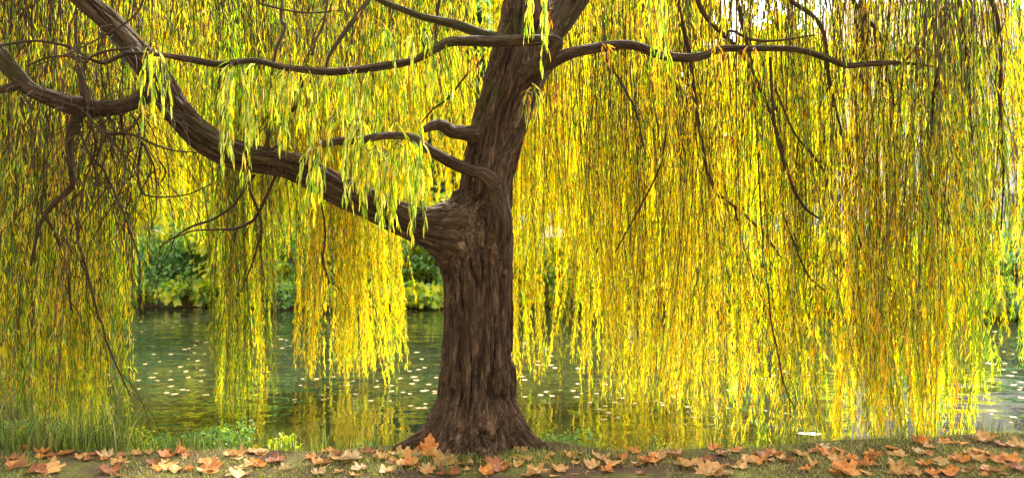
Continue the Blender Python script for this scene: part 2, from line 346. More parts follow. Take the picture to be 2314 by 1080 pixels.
ROOTS = [([(1040, 930, 70), (1000, 965, 66), (962, 990, 54), (925, 1007, 38), (895, 1018, 26), (868, 1030, 14)], 6.16, 5.92), ([(1120, 930, 70), (1160, 965, 64), (1188, 990, 48), (1218, 1008, 34), (1248, 1022, 18)], 6.16, 5.98),
    ([(1090, 940, 70, 6.05), (1098, 985, 58, 5.93), (1108, 1015, 40, 5.87), (1122, 1036, 20, 5.80)], 6, 6), ([(1040, 950, 70, 6.06), (1024, 985, 58, 5.94), (1006, 1012, 42, 5.87), (985, 1034, 22, 5.80)], 6, 6)]
for k, (tr, D0, D1) in enumerate(ROOTS): fillet(trunk, pxpath(tr, D0, D1), 0.09); link('root', sweep('root', pxpath(tr, D0, D1), 90, 60, M_bark, 0.016, 18.0, 0.2, seed=50 + 3 * k), willow)
LIMBS = [  # (trace, D0, D1, n, seg, bark depth, name)
    ([(1100, 560, 50, 6.24), (1062, 540, 100, 6.16), (1022, 528, 108, 6.06), (985, 520, 96, 6.04), (940, 508, 82), (860, 472, 73), (760, 427, 70), (690, 388, 70), (620, 366, 62), (540, 352, 68), (460, 310, 68), (400, 250, 68), (352, 172, 63), (300, 108, 56), (250, 52, 52), (190, 0, 47), (90, -80, 42), (-60, -160, 34)], 6.15, 5.6, 620, 160, 0.026),
    ([(1168, 190, 70), (1215, 105, 74), (1250, 55, 76), (1285, 5, 76), (1340, -75, 70), (1440, -200, 58), (1580, -300, 44)], 6.22, 7.0, 220, 130, 0.03),
    ([(352, 200, 40), (325, 218, 36), (290, 236, 34), (245, 245, 38), (180, 240, 46), (120, 222, 38), (70, 202, 34), (40, 172, 36), (18, 148, 40), (0, 125, 40), (-50, 70, 34)], 5.72, 5.4, 150, 48, 0.009),
    ([(1112, 680, 16, 6.16), (1120, 610, 42, 6.10), (1128, 550, 56, 6.03), (1132, 498, 54, 5.95), (1124, 445, 46), (1118, 400, 40), (1130, 350, 36), (1158, 300, 36), (1180, 250, 34), (1190, 205, 34), (1205, 175, 32), (1240, 145, 30), (1290, 120, 27), (1345, 110, 23), (1400, 102, 22), (1440, 105, 21), (1490, 124, 20), (1550, 131, 21), (1590, 126, 19), (1630, 112, 17), (1700, 110, 15), (1800, 113, 14), (1870, 133, 15), (1910, 148, 14), (1960, 145, 13), (2040, 143, 9), (2110, 152, 4)], 5.88, 6.7, 300, 30, 0.004),
    ([(1120, 420, 40), (1095, 395, 32), (1060, 385, 28), (1010, 362, 26), (960, 332, 22), (935, 312, 20), (880, 306, 18), (810, 316, 19), (760, 320, 19), (727, 326, 18)], 5.80, 5.30, 130, 26, 0.003),
    ([(1160, 215, 40, 6.25), (1188, 180, 56, 6.1), (1210, 158, 44, 5.95), (1230, 136, 36, 5.86), (1250, 112, 29), (1262, 97, 25), (1245, 90, 24), (1200, 91, 26), (1120, 94, 25), (1030, 93, 23), (995, 104, 21), (965, 122, 18), (930, 138, 18), (880, 148, 19), (820, 157, 19), (750, 163, 18), (690, 158, 16), (640, 152, 15), (580, 138, 14), (540, 140, 15), (490, 146, 17), (430, 135, 15), (345, 122, 11), (280, 120, 7)], 5.86, 5.35, 300, 26, 0.003),
    ([(1135, 92, 34), (1110, 84, 28), (1075, 72, 23), (1030, 56, 21), (985, 46, 18), (950, 38, 17), (910, 22, 15), (860, 2, 13), (780, -40, 9)], 6.0, 5.8, 90, 22, 0.003),
    ([(1075, 305, 36), (1045, 300, 34), (1020, 297, 30), (1000, 284, 26), (980, 283, 24), (958, 294, 15)], 6.1, 5.8, 50, 24, 0.004),
    ([(52, 190, 22), (25, 198, 20), (0, 204, 18), (-50, 210, 14)], 5.5, 5.4, 30, 18, 0.002),
    ([(182, 250, 28), (165, 285, 20), (155, 320, 15), (158, 360, 13), (162, 400, 12), (160, 425, 14), (125, 458, 12), (100, 490, 10), (85, 520, 8), (70, 600, 5)], 5.6, 5.6, 80, 16, 0.0015),
]
def add_limb(tr, D0, D1, n, seg, bark, mat=M_limb, name='limb', k=0):
    return link(name, sweep(name, pxpath(tr, D0, D1, 0.78 if name == 'branch' else 1.0), n, seg, mat, bark, 19.0, 0.16, seed=3.7 * k + 1), willow)
for k, (tr, D0, D1, n, seg, bark) in enumerate(LIMBS):
    L_ = add_limb(tr, D0, D1, n, seg, bark, k=k)
    if k in (0, 1, 3, 5, 7):
        kk = 0.16 if k < 2 else 0.07
        fillet(trunk, pxpath(tr, D0, D1), kk, 400); fillet(L_, tp, kk, 300)

BR = [  # thinner branches: trace, D0, D1
    ([(1528, -40, 13), (1534, 20, 13), (1548, 80, 12), (1556, 115, 12), (1566, 180, 11), (1576, 260, 10), (1587, 330, 10), (1600, 390, 9), (1615, 430, 9), (1640, 452, 8), (1685, 487, 7), (1735, 540, 6), (1770, 590, 4)], 6.9, 7.6),
    ([(1660, 470, 6), (1672, 520, 5), (1690, 590, 4), (1720, 670, 3)], 7.4, 7.6),
    ([(1568, -40, 16), (1578, 5, 15), (1598, 42, 14), (1640, 84, 13), (1665, 108, 12), (1690, 145, 11), (1712, 190, 11), (1738, 245, 10), (1765, 330, 9), (1790, 420, 8), (1820, 470, 7), (1855, 497, 5)], 6.8, 7.3),
    ([(1655, -40, 13), (1668, 10, 12), (1680, 65, 11), (1697, 140, 10), (1706, 200, 8), (1712, 300, 6), (1716, 420, 5), (1725, 560, 4)], 7.0, 7.4),
    ([(1760, -30, 15), (1788, 3, 14), (1838, 38, 13), (1862, 80, 12), (1872, 170, 11), (1888, 250, 11), (1910, 330, 10), (1940, 402, 9), (1975, 426, 8), (2015, 477, 7), (2040, 520, 6), (2065, 600, 4)], 7.0, 7.3),
    ([(1905, -30, 13), (1930, 8, 12), (1962, 46, 11), (1990, 86, 10), (2000, 150, 9), (2018, 212, 8), (2014, 285, 7), (2000, 370, 6), (1992, 460, 5), (1985, 560, 4)], 7.1, 7.3),
    ([(2148, -40, 15), (2140, 10, 14), (2132, 100, 13), (2112, 210, 11), (2104, 290, 9), (2098, 400, 7), (2095, 520, 5)], 6.8, 7.0),
    ([(2160, -40, 11), (2168, 10, 10), (2182, 92, 9), (2190, 200, 7), (2196, 320, 5)], 7.0, 7.1),
    ([(2230, -40, 14), (2242, 5, 13), (2256, 52, 11), (2262, 150, 9), (2260, 260, 8), (2268, 380, 6), (2262, 520, 4)], 6.9, 7.0),
    ([(2140, 8, 7), (2092, 76, 7), (2045, 140, 6), (2020, 170, 4)], 6.8, 6.9),
    ([(1740, 130, 9), (1752, 290, 9), (1780, 390, 8), (1818, 468, 7), (1856, 496, 5)], 6.6, 6.9),
    ([(1752, 200, 7), (1795, 300, 6), (1840, 356, 6), (1866, 402, 5), (1860, 480, 4)], 6.8, 7.0),
    ([(1925, 490, 8), (1940, 540, 8), (1960, 586, 7), (1992, 616, 6), (2022, 642, 5), (2042, 700, 4)], 7.2, 7.2),
    ([(1770, 480, 6), (1790, 540, 6), (1825, 620, 5), (1864, 657, 4)], 7.2, 7.2),
    ([(1735, 640, 5), (1742, 720, 5), (1758, 800, 5), (1772, 868, 4), (1797, 926, 3)], 7.2, 7.1),
    ([(1365, 125, 7), (1410, 200, 6), (1440, 260, 5), (1452, 330, 4)], 6.4, 6.8),
    ([(1505, 300, 6), (1490, 380, 5), (1440, 480, 5), (1390, 570, 4)], 7.4, 7.6),
    ([(1000, -30, 10), (990, 20, 8), (984, 80, 6), (982, 160, 4)], 6.4, 6.5),
    ([(1640, 86, 9), (1652, 70, 8), (1700, 90, 8), (1760, 92, 6), (1840, 80, 4)], 6.9, 6.8),
    ([(178, 292, 9), (200, 345, 8), (235, 386, 7), (265, 450, 6), (285, 497, 5), (310, 570, 3)], 5.5, 5.7),
    ([(200, 235, 9), (183, 190, 8), (190, 145, 7), (162, 128, 6), (155, 60, 4)], 5.5, 5.5),
    ([(205, 230, 10), (185, 175, 9), (195, 140, 8), (232, 118, 7), (300, 108, 6)], 5.4, 5.5),
    ([(-20, 108, 8), (45, 96, 8), (95, 94, 7), (160, 108, 8), (200, 132, 9), (235, 142, 12), (275, 125, 14), (312, 112, 16)], 5.4, 5.6),
    ([(60, 150, 5), (110, 130, 6), (165, 128, 7), (225, 140, 8)], 5.4, 5.5),
    ([(240, 302, 8), (275, 300, 9), (300, 285, 8), (328, 245, 7)], 5.4, 5.6),
    ([(225, 265, 13), (240, 300, 12), (275, 345, 8), (282, 360, 4)], 5.5, 5.4),
    ([(200, 262, 8), (215, 330, 7), (190, 420, 5), (170, 520, 4)], 5.5, 5.5),
    ([(250, 304, 9), (300, 305, 8), (345, 325, 6), (390, 340, 5), (450, 345, 3)], 5.5, 5.6),
    ([(320, 320, 7), (312, 380, 7), (318, 430, 6), (350, 445, 5), (420, 440, 4), (480, 415, 3)], 5.6, 5.7),
    ([(575, 395, 9), (545, 440, 8), (525, 466, 8), (480, 496, 7), (435, 511, 6), (400, 532, 4), (360, 560, 3)], 6.0, 6.3),
    ([(640, 360, 9), (585, 480, 9), (560, 505, 9), (530, 517, 8), (480, 519, 6), (435, 522, 5), (400, 536, 4)], 6.2, 6.4),
    ([(560, 420, 8), (590, 500, 8), (578, 570, 6), (545, 660, 4)], 6.2, 6.4),
    ([(175, 500, 8), (178, 545, 8), (195, 610, 7), (215, 690, 7), (240, 770, 6), (270, 840, 5), (296, 897, 3)], 6.3, 6.4),
    ([(95, 480, 12), (120, 520, 9), (150, 600, 7), (160, 700, 5)], 5.7, 6.0),
    ([(640, -30, 10), (636, 45, 9), (645, 60, 9), (625, 110, 9), (618, 145, 8)], 5.9, 5.6),
    ([(745, -30, 9), (732, 50, 8), (712, 95, 8), (704, 125, 7)], 5.9, 5.6),
    ([(850, -30, 15), (826, 10, 14), (800, 45, 14), (770, 86, 13), (745, 125, 10), (735, 160, 7)], 6.2, 5.9),
    ([(682, 168, 11), (680, 205, 12), (668, 240, 13), (645, 260, 13), (612, 274, 13), (606, 310, 14), (602, 350, 14)], 5.7, 5.9),
    ([(612, 230, 9), (608, 275, 10), (600, 340, 10)], 5.8, 5.9),
    ([(655, 310, 7), (625, 330, 7), (605, 345, 6)], 5.9, 5.9),
    ([(1062, 160, 6), (1012, 222, 6), (980, 246, 5), (950, 280, 3)], 6.0, 6.2),
    ([(720, 430, 6), (735, 520, 6), (730, 590, 5), (745, 640, 4)], 7.6, 8.0),
    ([(585, 8, 7), (640, 22, 6), (700, 30, 5), (770, 24, 4)], 5.8, 5.7),
    ([(330, -20, 8), (300, 40, 6), (180, 110, 4), (80, 150, 3)], 5.2, 5.0),
]
SIDE = []
for k, (tr, D0, D1) in enumerate(BR):
    n = max(14, int(len(tr) * 9))
    b_ = add_limb(tr, D0, D1, n, 9, 0.0, M_twig, 'branch', k + 20)
    pth = catmull(pxpath(tr, D0, D1), 40); tws = []
    for q in range(5 + len(tr) // 2):
        i_ = random.randint(6, 38); st_ = pth[i_, :3]; v = pth[min(i_ + 1, 39), :3] - pth[i_ - 1, :3]; v = v / (np.linalg.norm(v) + 1e-9)
        v = v * 0.8 + np.array([random.gauss(0, .6), random.gauss(0, .6), random.gauss(0.1, .4)]); ln = random.uniform(.02, .075); pts = [st_]
        for g in range(13):
            v = v / np.linalg.norm(v) + np.array([random.gauss(0, .12), random.gauss(0, .12), -0.22]); pts.append(pts[-1] + v / np.linalg.norm(v) * ln)
        tws.append(pts)
    me_ = ('twigs', np.array(tws))
    SIDE.append((b_, me_[1]))

# sawn end of the cut branch
sd_ = P(725, 326, 5.30)
cut = sweep('sawn_end', np.array([(*P(728, 326, 5.302), 0.0275), (*P(724.5, 326.3, 5.30), 0.0285)]), 3, 20, M_cut, cap=True)
link('sawn_end', cut, willow)
# crown limbs above the picture that carry the curtains
def arc_limb(a, b, rise, r0, r1, k, name='limb'):
    a = np.array(a, float); b = np.array(b, float); pts = []
    for t_ in np.linspace(0, 1, 8):
        p = a + (b - a) * t_; p[2] += rise * 4 * t_ * (1 - t_) * (1 - 0.35 * t_)
        p += 0.12 * np.array([math.sin(5 * t_ + k), math.cos(4 * t_ + 2 * k), 0]) * t_
        pts.append((*p, r0 + (r1 - r0) * t_))
    return link(name, sweep(name, np.array(pts), 40, 12, M_limb, 0.0, lump=0.1, seed=k), willow)
top0 = P(1188, -150, TD); top1 = P(1440, -200, 7.0); top2 = P(90, -80, 5.62)
for k, (src, px, D) in enumerate([(top0, 200, 9.5), (top0, 560, 10), (top0, 820, 10.5), (top0, 1080, 11), (top0, 1250, 10.6), (top1, 1450, 10), (top1, 1700, 9.3), (top1, 1950, 8.2), (top1, 2200, 7.3), (top2, -60, 8), (top2, 330, 10.4)]):
    arc_limb(src, P(px, -130, D), 0.9, 0.11, 0.03, k + 60)

# ------------------------------------------------------------------ leaves
LIME = (0.52, 0.62, 0.018); YEL = (0.92, 0.72, 0.012); GOLD = (0.91, 0.555, 0.010); GREEN = (0.17, 0.30, 0.014); BRN = (0.42, 0.19, 0.016); PALE = (0.92, 0.84, 0.18)
PAL = np.array([LIME, YEL, GOLD, GREEN, BRN, PALE])
def leaves_mesh(name, pos, d, nrm, L, W, colr, mat, fine=False):
    """folded lance leaves: pos base point, d direction, nrm approximate normal"""
    d = d / np.linalg.norm(d, axis=1)[:, None]
    s = np.cross(d, nrm); s /= np.linalg.norm(s, axis=1)[:, None] + 1e-9
    u = np.cross(s, d); L = L[:, None]; W = W[:, None]; n = len(pos)
    if not fine:
        v = np.stack([pos, pos + d * L * 0.42 + s * W / 2 + u * W * 0.22, pos + d * L - u * L * 0.06, pos + d * L * 0.42 - s * W / 2 + u * W * 0.22], 1)
        f = np.array([(0, 1, 2), (0, 2, 3)]); k = 4
    else:
        v = [pos]
        for t_, wd in ((0.25, 0.78), (0.5, 1.0), (0.78, 0.55)):
            c = pos + d * L * t_ - u * L * 0.22 * t_ * t_
            v += [c + s * W * wd / 2 + u * W * 0.15, c, c - s * W * wd / 2 + u * W * 0.15]
        v.append(pos + d * L - u * L * 0.22)
        v = np.stack(v, 1); k = 11
        f = np.array([(0, 1, 2), (0, 2, 3), (1, 4, 5), (1, 5, 2), (2, 5, 6), (2, 6, 3), (4, 7, 8), (4, 8, 5), (5, 8, 9), (5, 9, 6), (7, 10, 8), (8, 10, 9)])
    F = (np.arange(n)[:, None, None] * k + f[None]).reshape(-1, 3)
    C = np.repeat(np.concatenate([colr, np.ones((n, 1))], 1), k, axis=0)
    return mesh_np(name, v.reshape(-1, 3), F, mat, False, {'col': ('FLOAT_COLOR', C)})
def strands_mesh(name, paths, r0, r1, mat):
    """paths (m, s, 3): three-sided tapering shoots"""
    m, s, _ = paths.shape; a = np.array([0, 2.094, 4.189])
    off = np.stack([np.cos(a), np.sin(a), 0 * a], -1)
    rr = (np.asarray(r0)[:, None] + (r1 - np.asarray(r0))[:, None] * np.linspace(0, 1, s)[None])
    V = paths[:, :, None] + rr[..., None, None] * off[None, None]
    base = (np.arange(m)[:, None, None] * s + np.arange(s - 1)[None, :, None]) * 3
    j = np.arange(3)[None, None]; j2 = (j + 1) % 3
    F = np.stack([base + j, base + j2, base + 3 + j2, base + 3 + j], -1).reshape(-1, 4)
    return mesh_np(name, V.reshape(-1, 3), F, mat, True)
def pick_cols(n, wts):
    wts = np.asarray(wts, float); k = rng.choice(len(PAL), n, p=wts / wts.sum())
    c = PAL[k] * rng.normal(1, 0.10, (n, 1)).clip(0.6, 1.4)
    return np.clip(c * rng.normal(1, 0.06, (n, 3)), 0.004, 0.95)

NLEAF = [0]
# openings in the curtain through which the pond is seen: no shoot hangs lower than their top edge
GAPS = [(312, 466, 565, 1.0), (623, 661, 570, 1.0), (738, 756, 610, 1.0), (926, 1006, 480, 1.0), (1230, 1318, 610, 0.55), (1836, 1878, 560, 0.6), (2258, 2292, 575, 0.9), (300, 480, 830, 1.0), (2215, 2320, 880, 1.0)]
for b_, tw_ in SIDE: link('twigs', strands_mesh('twigs', tw_, rng.uniform(0.003, 0.0065, len(tw_)), 0.0014, M_twig), b_, kind='stuff')
def curtain(x0, x1, yt, yb, D, dens, wts, leafy=0.75, tress=8, jit=60, dj=0.35, llen=0.112, name='hanging_curtain', step=0.0125, bare=0.35, lab=None, fray=0.22):
    wid = (x1 - x0) / FPX * D
    nt_ = max(1, int(round(wid * dens * (2.5 if yb > 720 else 1.45) / tress)))
    paths, Pp, Dd, Nn, LL, WW, CC = [], [], [], [], [], [], []
    S = 14; lin = np.linspace(0, 1, S)
    for q in range(nt_):
        tx = x0 + (x1 - x0) * (q + rng.uniform(0.05, 0.95)) / nt_
        td = D + rng.normal(0, dj); tyb = yb + rng.normal(0, jit * 0.7)
        bias = np.asarray(wts, float) * rng.lognormal(0, 0.85, len(wts)); val = float(np.clip(rng.normal(0.84, 0.24), 0.34, 1.1))
        lf = np.clip(leafy * rng.lognormal(0, 0.30), 0.12, 1)
        ph = rng.uniform(0, 6.28, 3); amp = rng.uniform(0.03, 0.24); sl = rng.normal(0, 0.050, 2); cf = rng.uniform(9, 22)
        for k in range(max(2, int(rng.normal(tress, 1.5)))):
            b = P(tx, yt, td) + np.r_[rng.normal(0, 0.105, 2), rng.normal(0, 0.25)]
            ze = P(tx, tyb, td)[2] + abs(rng.normal(0, 0.7 * jit / FPX * td))
            if rng.random() < 0.14: ze += rng.uniform(0.1, 0.9) * (b[2] - ze) * 0.5
            ze = max(ze, WATER_Z + 0.03)
            H = b[2] - ze
            if H < 0.2: continue
            e = rng.normal(0, 0.042, 2) * H + sl * H + rng.normal(0, 0.04, 2); cp = rng.uniform(0, 6.28)
            pp = np.zeros((S, 3)); pp[:, 2] = b[2] - H * lin
            wob = rng.uniform(0, 6.28); a2 = rng.uniform(0.006, 0.034)
            pp[:, 0] = b[0] + e[0] * lin + amp * np.sin(ph[0] + lin * 3.1) * lin + a2 * np.sin(wob + lin * rng.uniform(6, 14))
            pp[:, 1] = b[1] + e[1] * lin + amp * np.sin(ph[1] + lin * 2.7) * lin + a2 * np.cos(wob + lin * rng.uniform(6, 12))
            qx = CX + pp[:, 0] / pp[:, 1] * FPX; qy = HORIZON + (CAMH - pp[:, 2]) / pp[:, 1] * FPX; cutk = S
            for (ga, gb, gt, gp) in GAPS:
                if rng.random() < gp:
                    hit = np.where((qx > ga + rng.normal(0, 9)) & (qx < gb + rng.normal(0, 9)) & (qy > gt + rng.normal(0, 34)))[0]
                    if len(hit): cutk = min(cutk, hit[0])
            if cutk < 4: continue
            if cutk < S:
                u_ = np.linspace(0, cutk - 1 + rng.uniform(-.5, .3), S); pp = np.stack([np.interp(u_, np.arange(S), pp[:, a_]) for a_ in range(3)], -1); H = pp[0, 2] - pp[-1, 2]
            paths.append(pp)
            n = int(H / step); t_ = (np.arange(n) + rng.uniform(0, 1)) / n
            keep = rng.random(n) < lf * (0.72 + 0.42 * np.sin(cf * t_ + cp)) * (bare + (1 - bare) * np.clip((t_ - 0.05) * 1.9, 0, 1))
            t_ = t_[keep]; n = len(t_)
            if n == 0: continue
            fi = t_ * (S - 1); i0 = np.minimum(fi.astype(int), S - 2); f = (fi - i0)[:, None]
            pos = pp[i0] * (1 - f) + pp[i0 + 1] * f
            az = rng.uniform(0, 6.28, n); out = rng.uniform(0.08, 0.55, n)
            d = np.stack([np.cos(az) * out, np.sin(az) * out, -np.ones(n)], -1)
            na = az + rng.normal(0, 0.9, n)
            Pp.append(pos); Dd.append(d); Nn.append(np.stack([np.cos(na), np.sin(na), rng.normal(0.25, 0.3, n)], -1))
            tap = 1 - 0.3 * np.clip((t_ - 0.82) / 0.18, 0, 1)
            LL.append(llen * rng.uniform(0.55, 1.30, n) * tap); WW.append(rng.uniform(0.0084, 0.0132, n) * tap)
            CC.append(pick_cols(n, bias * rng.lognormal(0, 1.15, len(wts))) * val * rng.uniform(.82, 1.12))
    if not paths: return
    paths = np.array(paths); r0 = rng.uniform(0.003, 0.0058, len(paths)) * (1 + 0.7 * (rng.random(len(paths)) < 0.14))
    c = link(name, strands_mesh(name, paths, r0, 0.0012, M_shoot), willow, kind='stuff')
    if lab: c['label'] = lab
    Pp = np.concatenate(Pp); NLEAF[0] += len(Pp)
    lv = link('leaves', leaves_mesh('leaves', Pp, np.concatenate(Dd), np.concatenate(Nn), np.concatenate(LL), np.concatenate(WW), np.concatenate(CC), M_leaf), c, kind='stuff')
    return c

#            lime yel gold green brown pale
W_YEL = (2.2, 6.0, 2.5, 0.35, 0.18, 0.4); W_GRN = (4.4, 2.2, 0.6, 4.5, 0.2, 0.1); W_MIX = (3.3, 3.4, 1.4, 2.4, 0.5, 0.1); W_DRY = (2.2, 2.0, 1.4, 3.2, 1.6, 0.1)
CURT = [
    # far side of the dome, over the water
    (-60, 310, -130, 690, 10.4, 40, W_GRN, .75, 45), (300, 475, -130, 520, 10.8, 44, W_MIX, .75, 30), (470, 640, -130, 600, 11.0, 40, W_GRN, .75, 40),
    (640, 940, -130, 560, 11.2, 40, W_MIX, .75, 40), (920, 1060, -130, 440, 11.0, 40, W_YEL, .75, 30), (1040, 1190, -130, 540, 11.2, 30, W_YEL, .8, 40),
    (1150, 1330, -130, 560, 11.0, 46, W_YEL, .8, 40), (1330, 1560, -130, 660, 10.8, 24, W_YEL, .8, 60), (1560, 1850, -130, 620, 10.4, 20, W_YEL, .75, 60),
    (1880, 2100, -130, 540, 9.8, 10, W_MIX, .7, 60), (2080, 2340, -130, 500, 9.6, 8, W_MIX, .65, 60),
    # the tresses that end above the water
    (472, 618, -130, 925, 9.0, 72, W_GRN, .95, 45), (662, 736, -130, 838, 10.2, 74, W_YEL, .95, 30), (756, 918, -130, 830, 10.2, 66, W_YEL, .95, 35),
    (1160, 1222, -130, 850, 9.8, 64, W_YEL, .95, 35), (1240, 1306, -130, 760, 10.2, 20, W_YEL, .85, 60), (1326, 1435, -130, 890, 9.4, 56, W_YEL, .95, 45),
    (1450, 1570, -130, 920, 9.1, 58, W_YEL, .95, 50), (1580, 1690, -130, 945, 8.4, 40, W_YEL, .8, 60), (1705, 1830, -130, 985, 7.8, 36, W_MIX, .85, 40),
    (1884, 2030, -130, 1008, 7.35, 42, W_YEL, .9, 40), (2050, 2190, -130, 1000, 7.35, 40, W_GRN, .9, 40), (2190, 2256, -130, 735, 8.0, 44, W_MIX, .9, 40), (2290, 2360, -130, 860, 8.4, 40, W_GRN, .85, 40),
    (252, 308, -130, 795, 8.6, 46, W_DRY, .85, 40), (-60, 240, -130, 965, 7.8, 48, W_GRN, .85, 50),
    (1325, 1450, 300, 900, 9.2, 16, W_YEL, .9, 50), (1560, 1850, 300, 990, 7.5, 14, W_YEL, .9, 50), (1880, 2200, 300, 1014, 7.1, 20, W_YEL, .9, 45), (-60, 210, 300, 985, 7.3, 14, W_GRN, .9, 45),
    # near side on the left and the right
    (-60, 225, -130, 930, 7.3, 30, W_DRY, .6, 60), (100, 245, 200, 900, 6.8, 24, W_MIX, .55, 60), (1600, 1800, -130, 880, 7.4, 9, W_DRY, .45, 90),
    (1860, 2000, -130, 950, 7.1, 12, W_MIX, .65, 70), (2060, 2240, -130, 760, 6.9, 18, W_DRY, .8, 60), (2100, 2200, -130, 950, 7.2, 12, W_GRN, .8, 50),
    # upper fringe in front of and beside the trunk
    (330, 560, -130, 330, 6.8, 30, W_GRN, .6, 60), (560, 800, -130, 330, 6.9, 30, W_GRN, .6, 60), (780, 1080, -130, 330, 7.2, 30, W_GRN, .65, 60), (-60, 330, -130, 250, 6.4, 26, W_DRY, .5, 60),
    (1260, 1540, -130, 420, 7.4, 22, W_DRY, .5, 90), (1540, 1840, -130, 420, 7.2, 22, W_DRY, .5, 90), (1860, 2314, -130, 330, 7.4, 14, W_MIX, .7, 80),
]
for c_ in CURT:
    curtain(*c_[:7], leafy=c_[7], jit=c_[8])
# almost leafless shoots that hang in front of the yellow curtains
for (x0, x1, yt, yb, D, dens) in [(1215, 1560, 60, 800, 8.2, 36), (1540, 1860, -130, 860, 7.6, 26), (1860, 2300, -130, 760, 6.9, 24), (-40, 330, -130, 880, 6.7, 36), (330, 640, -130, 540, 7.4, 34), (640, 1040, -130, 420, 7.6, 34), (480, 620, -130, 800, 8.6, 26), (670, 910, -130, 740, 9.6, 26)]:
    curtain(x0, x1, yt, yb, D, dens, W_DRY, leafy=0.14, tress=5, jit=160, bare=0.2, name='bare_shoots')

# bare tangled twigs around the left fork
tw = []
for k in range(150):
    b = np.array([random.gauss(0, .14), 0, random.gauss(-.04, .05)]) + P(*random.choice([(180, 250, 5.6), (240, 245, 5.6), (110, 225, 5.5), (250, 302, 5.5), (318, 400, 5.65), (160, 400, 5.6), (300, 230, 5.65)]))
    v = np.array([random.gauss(0, 0.8), random.gauss(0, 0.6), random.gauss(0.0, 0.55)]); v /= np.linalg.norm(v)
    pts = [b + 0.03 * v]; st = random.uniform(0.03, 0.085)
    for q in range(13):
        v = v + np.array([random.gauss(0, .22), random.gauss(0, .22), random.gauss(-0.13, .2)]); v /= np.linalg.norm(v)
        pts.append(pts[-1] + v * st)
    tw.append(pts)
tw = np.array(tw)
link('twig_tangle', strands_mesh('twig_tangle', tw, rng.uniform(0.003, 0.009, len(tw)), 0.0015, M_twig), willow, kind='stuff', label='dark tangle of bare twigs around the left fork')

# sprays close to the camera, their leaves large enough to tell apart
ONE_LEAF = {}
leaf_pool = []
def spray(starts, D, n, length, wts, llen=0.112, lab=None, name='leafy_spray', out=0.5, step=0.024, droop=1.0):
    paths, Pp, Dd, Nn = [], [], [], []
    S = 12
    for k in range(n):
        a, b_ = random.choice(starts), random.random()
        p = P(a[0] + (a[2] - a[0]) * b_, a[1] + (a[3] - a[1]) * b_, D + random.gauss(0, 0.14))
        v = np.array([random.gauss(0, out), random.gauss(-0.1, out * 0.8), random.gauss(0.15, 0.3)])
        st = length * random.uniform(0.55, 1.15) / S; pts = [p]
        for q in range(S - 1):
            v = v * 0.80 + np.array([random.gauss(0, .05), random.gauss(0, .05), -0.32 * droop]); vv = v / np.linalg.norm(v)
            pts.append(pts[-1] + vv * st)
        pts = np.array(pts); paths.append(pts)
        m = int(length / step * 0.8); t_ = np.linspace(0.08, 1, m); fi = t_ * (S - 1); i0 = np.minimum(fi.astype(int), S - 2); f = (fi - i0)[:, None]
        pos = pts[i0] * (1 - f) + pts[i0 + 1] * f; tan = pts[i0 + 1] - pts[i0]; tan /= np.linalg.norm(tan, axis=1)[:, None]
        az = rng.uniform(0, 6.28, m); o_ = rng.uniform(.2, .75, m)
        d = tan * 0.7 + np.stack([np.cos(az) * o_, np.sin(az) * o_, np.full(m, -0.55)], -1)
        Pp.append(pos); Dd.append(d); Nn.append(np.stack([np.cos(az), np.sin(az), rng.normal(0.5, 0.3, m)], -1))
    paths = np.array(paths)
    s_ = link(name, strands_mesh(name, paths, np.full(n, 0.0035), 0.0012, M_shoot), willow, kind='stuff')
    if lab: s_['label'] = lab
    Pp = np.concatenate(Pp); m = len(Pp); Dd = np.concatenate(Dd); Nn = np.concatenate(Nn)
    leaf_pool.append((s_, Pp, Dd, Nn, llen * rng.uniform(.7, 1.2, m), rng.uniform(.0105, .0165, m), pick_cols(m, wts)))
W_NEAR = (3.2, 2.4, 0.8, 4.0, 0.1, 1.6); W_ORG = (0, .3, 2, 0, 6, 0)
spray([(740, 262, 950, 268), (800, 315, 950, 320)], 5.35, 36, 0.60, W_NEAR, lab='pale green and yellow spray drooping in front of the trunk', out=0.55)
spray([(830, 330, 960, 360)], 5.45, 9, 0.6, W_NEAR, out=0.3)
spray([(515, 140, 545, 140)], 5.3, 9, 1.0, W_NEAR, out=0.22)
spray([(700, 330, 730, 330)], 5.3, 6, 0.6, W_NEAR, out=0.25)
spray([(335, 90, 360, 120)], 5.3, 8, 0.55, W_NEAR, out=0.4)
spray([(570, 135, 700, 155)], 5.6, 18, 0.6, W_NEAR, out=0.4)
spray([(650, 155, 850, 155)], 5.6, 22, 0.6, W_NEAR, out=0.4)
spray([(860, 60, 1010, 90)], 5.6, 16, 0.45, W_NEAR, out=0.5)
spray([(1190, -40, 1225, -20)], 5.2, 5, 0.55, W_NEAR, out=0.2)
spray([(1470, -60, 1500, -60)], 5.3, 5, 0.65, W_NEAR, out=0.2)
spray([(2270, -60, 2300, -60), (2290, -60, 2314, -60)], 5.4, 4, 0.6, W_NEAR, out=0.2)
spray([(1195, 185, 1215, 200)], 5.7, 4, 0.25, W_NEAR, out=0.4)
for x, y in ((1235, 25), (1365, 105), (1615, 105), (1080, 130), (1255, 190), (830, 30), (640, 90), (470, 30), (1700, 110), (1440, 25), (760, 20), (1190, 215)):
    spray([(x - 12, y - 10, x + 12, y)], 5.75, 3, 0.20, W_ORG, 0.075, name='dry_leaf_tuft', out=0.3)
allL = np.concatenate([q[4] * (1.0 / np.maximum(q[1][:, 1], 1)) for q in leaf_pool]); thr = np.sort(allL)[-300]
unit = None
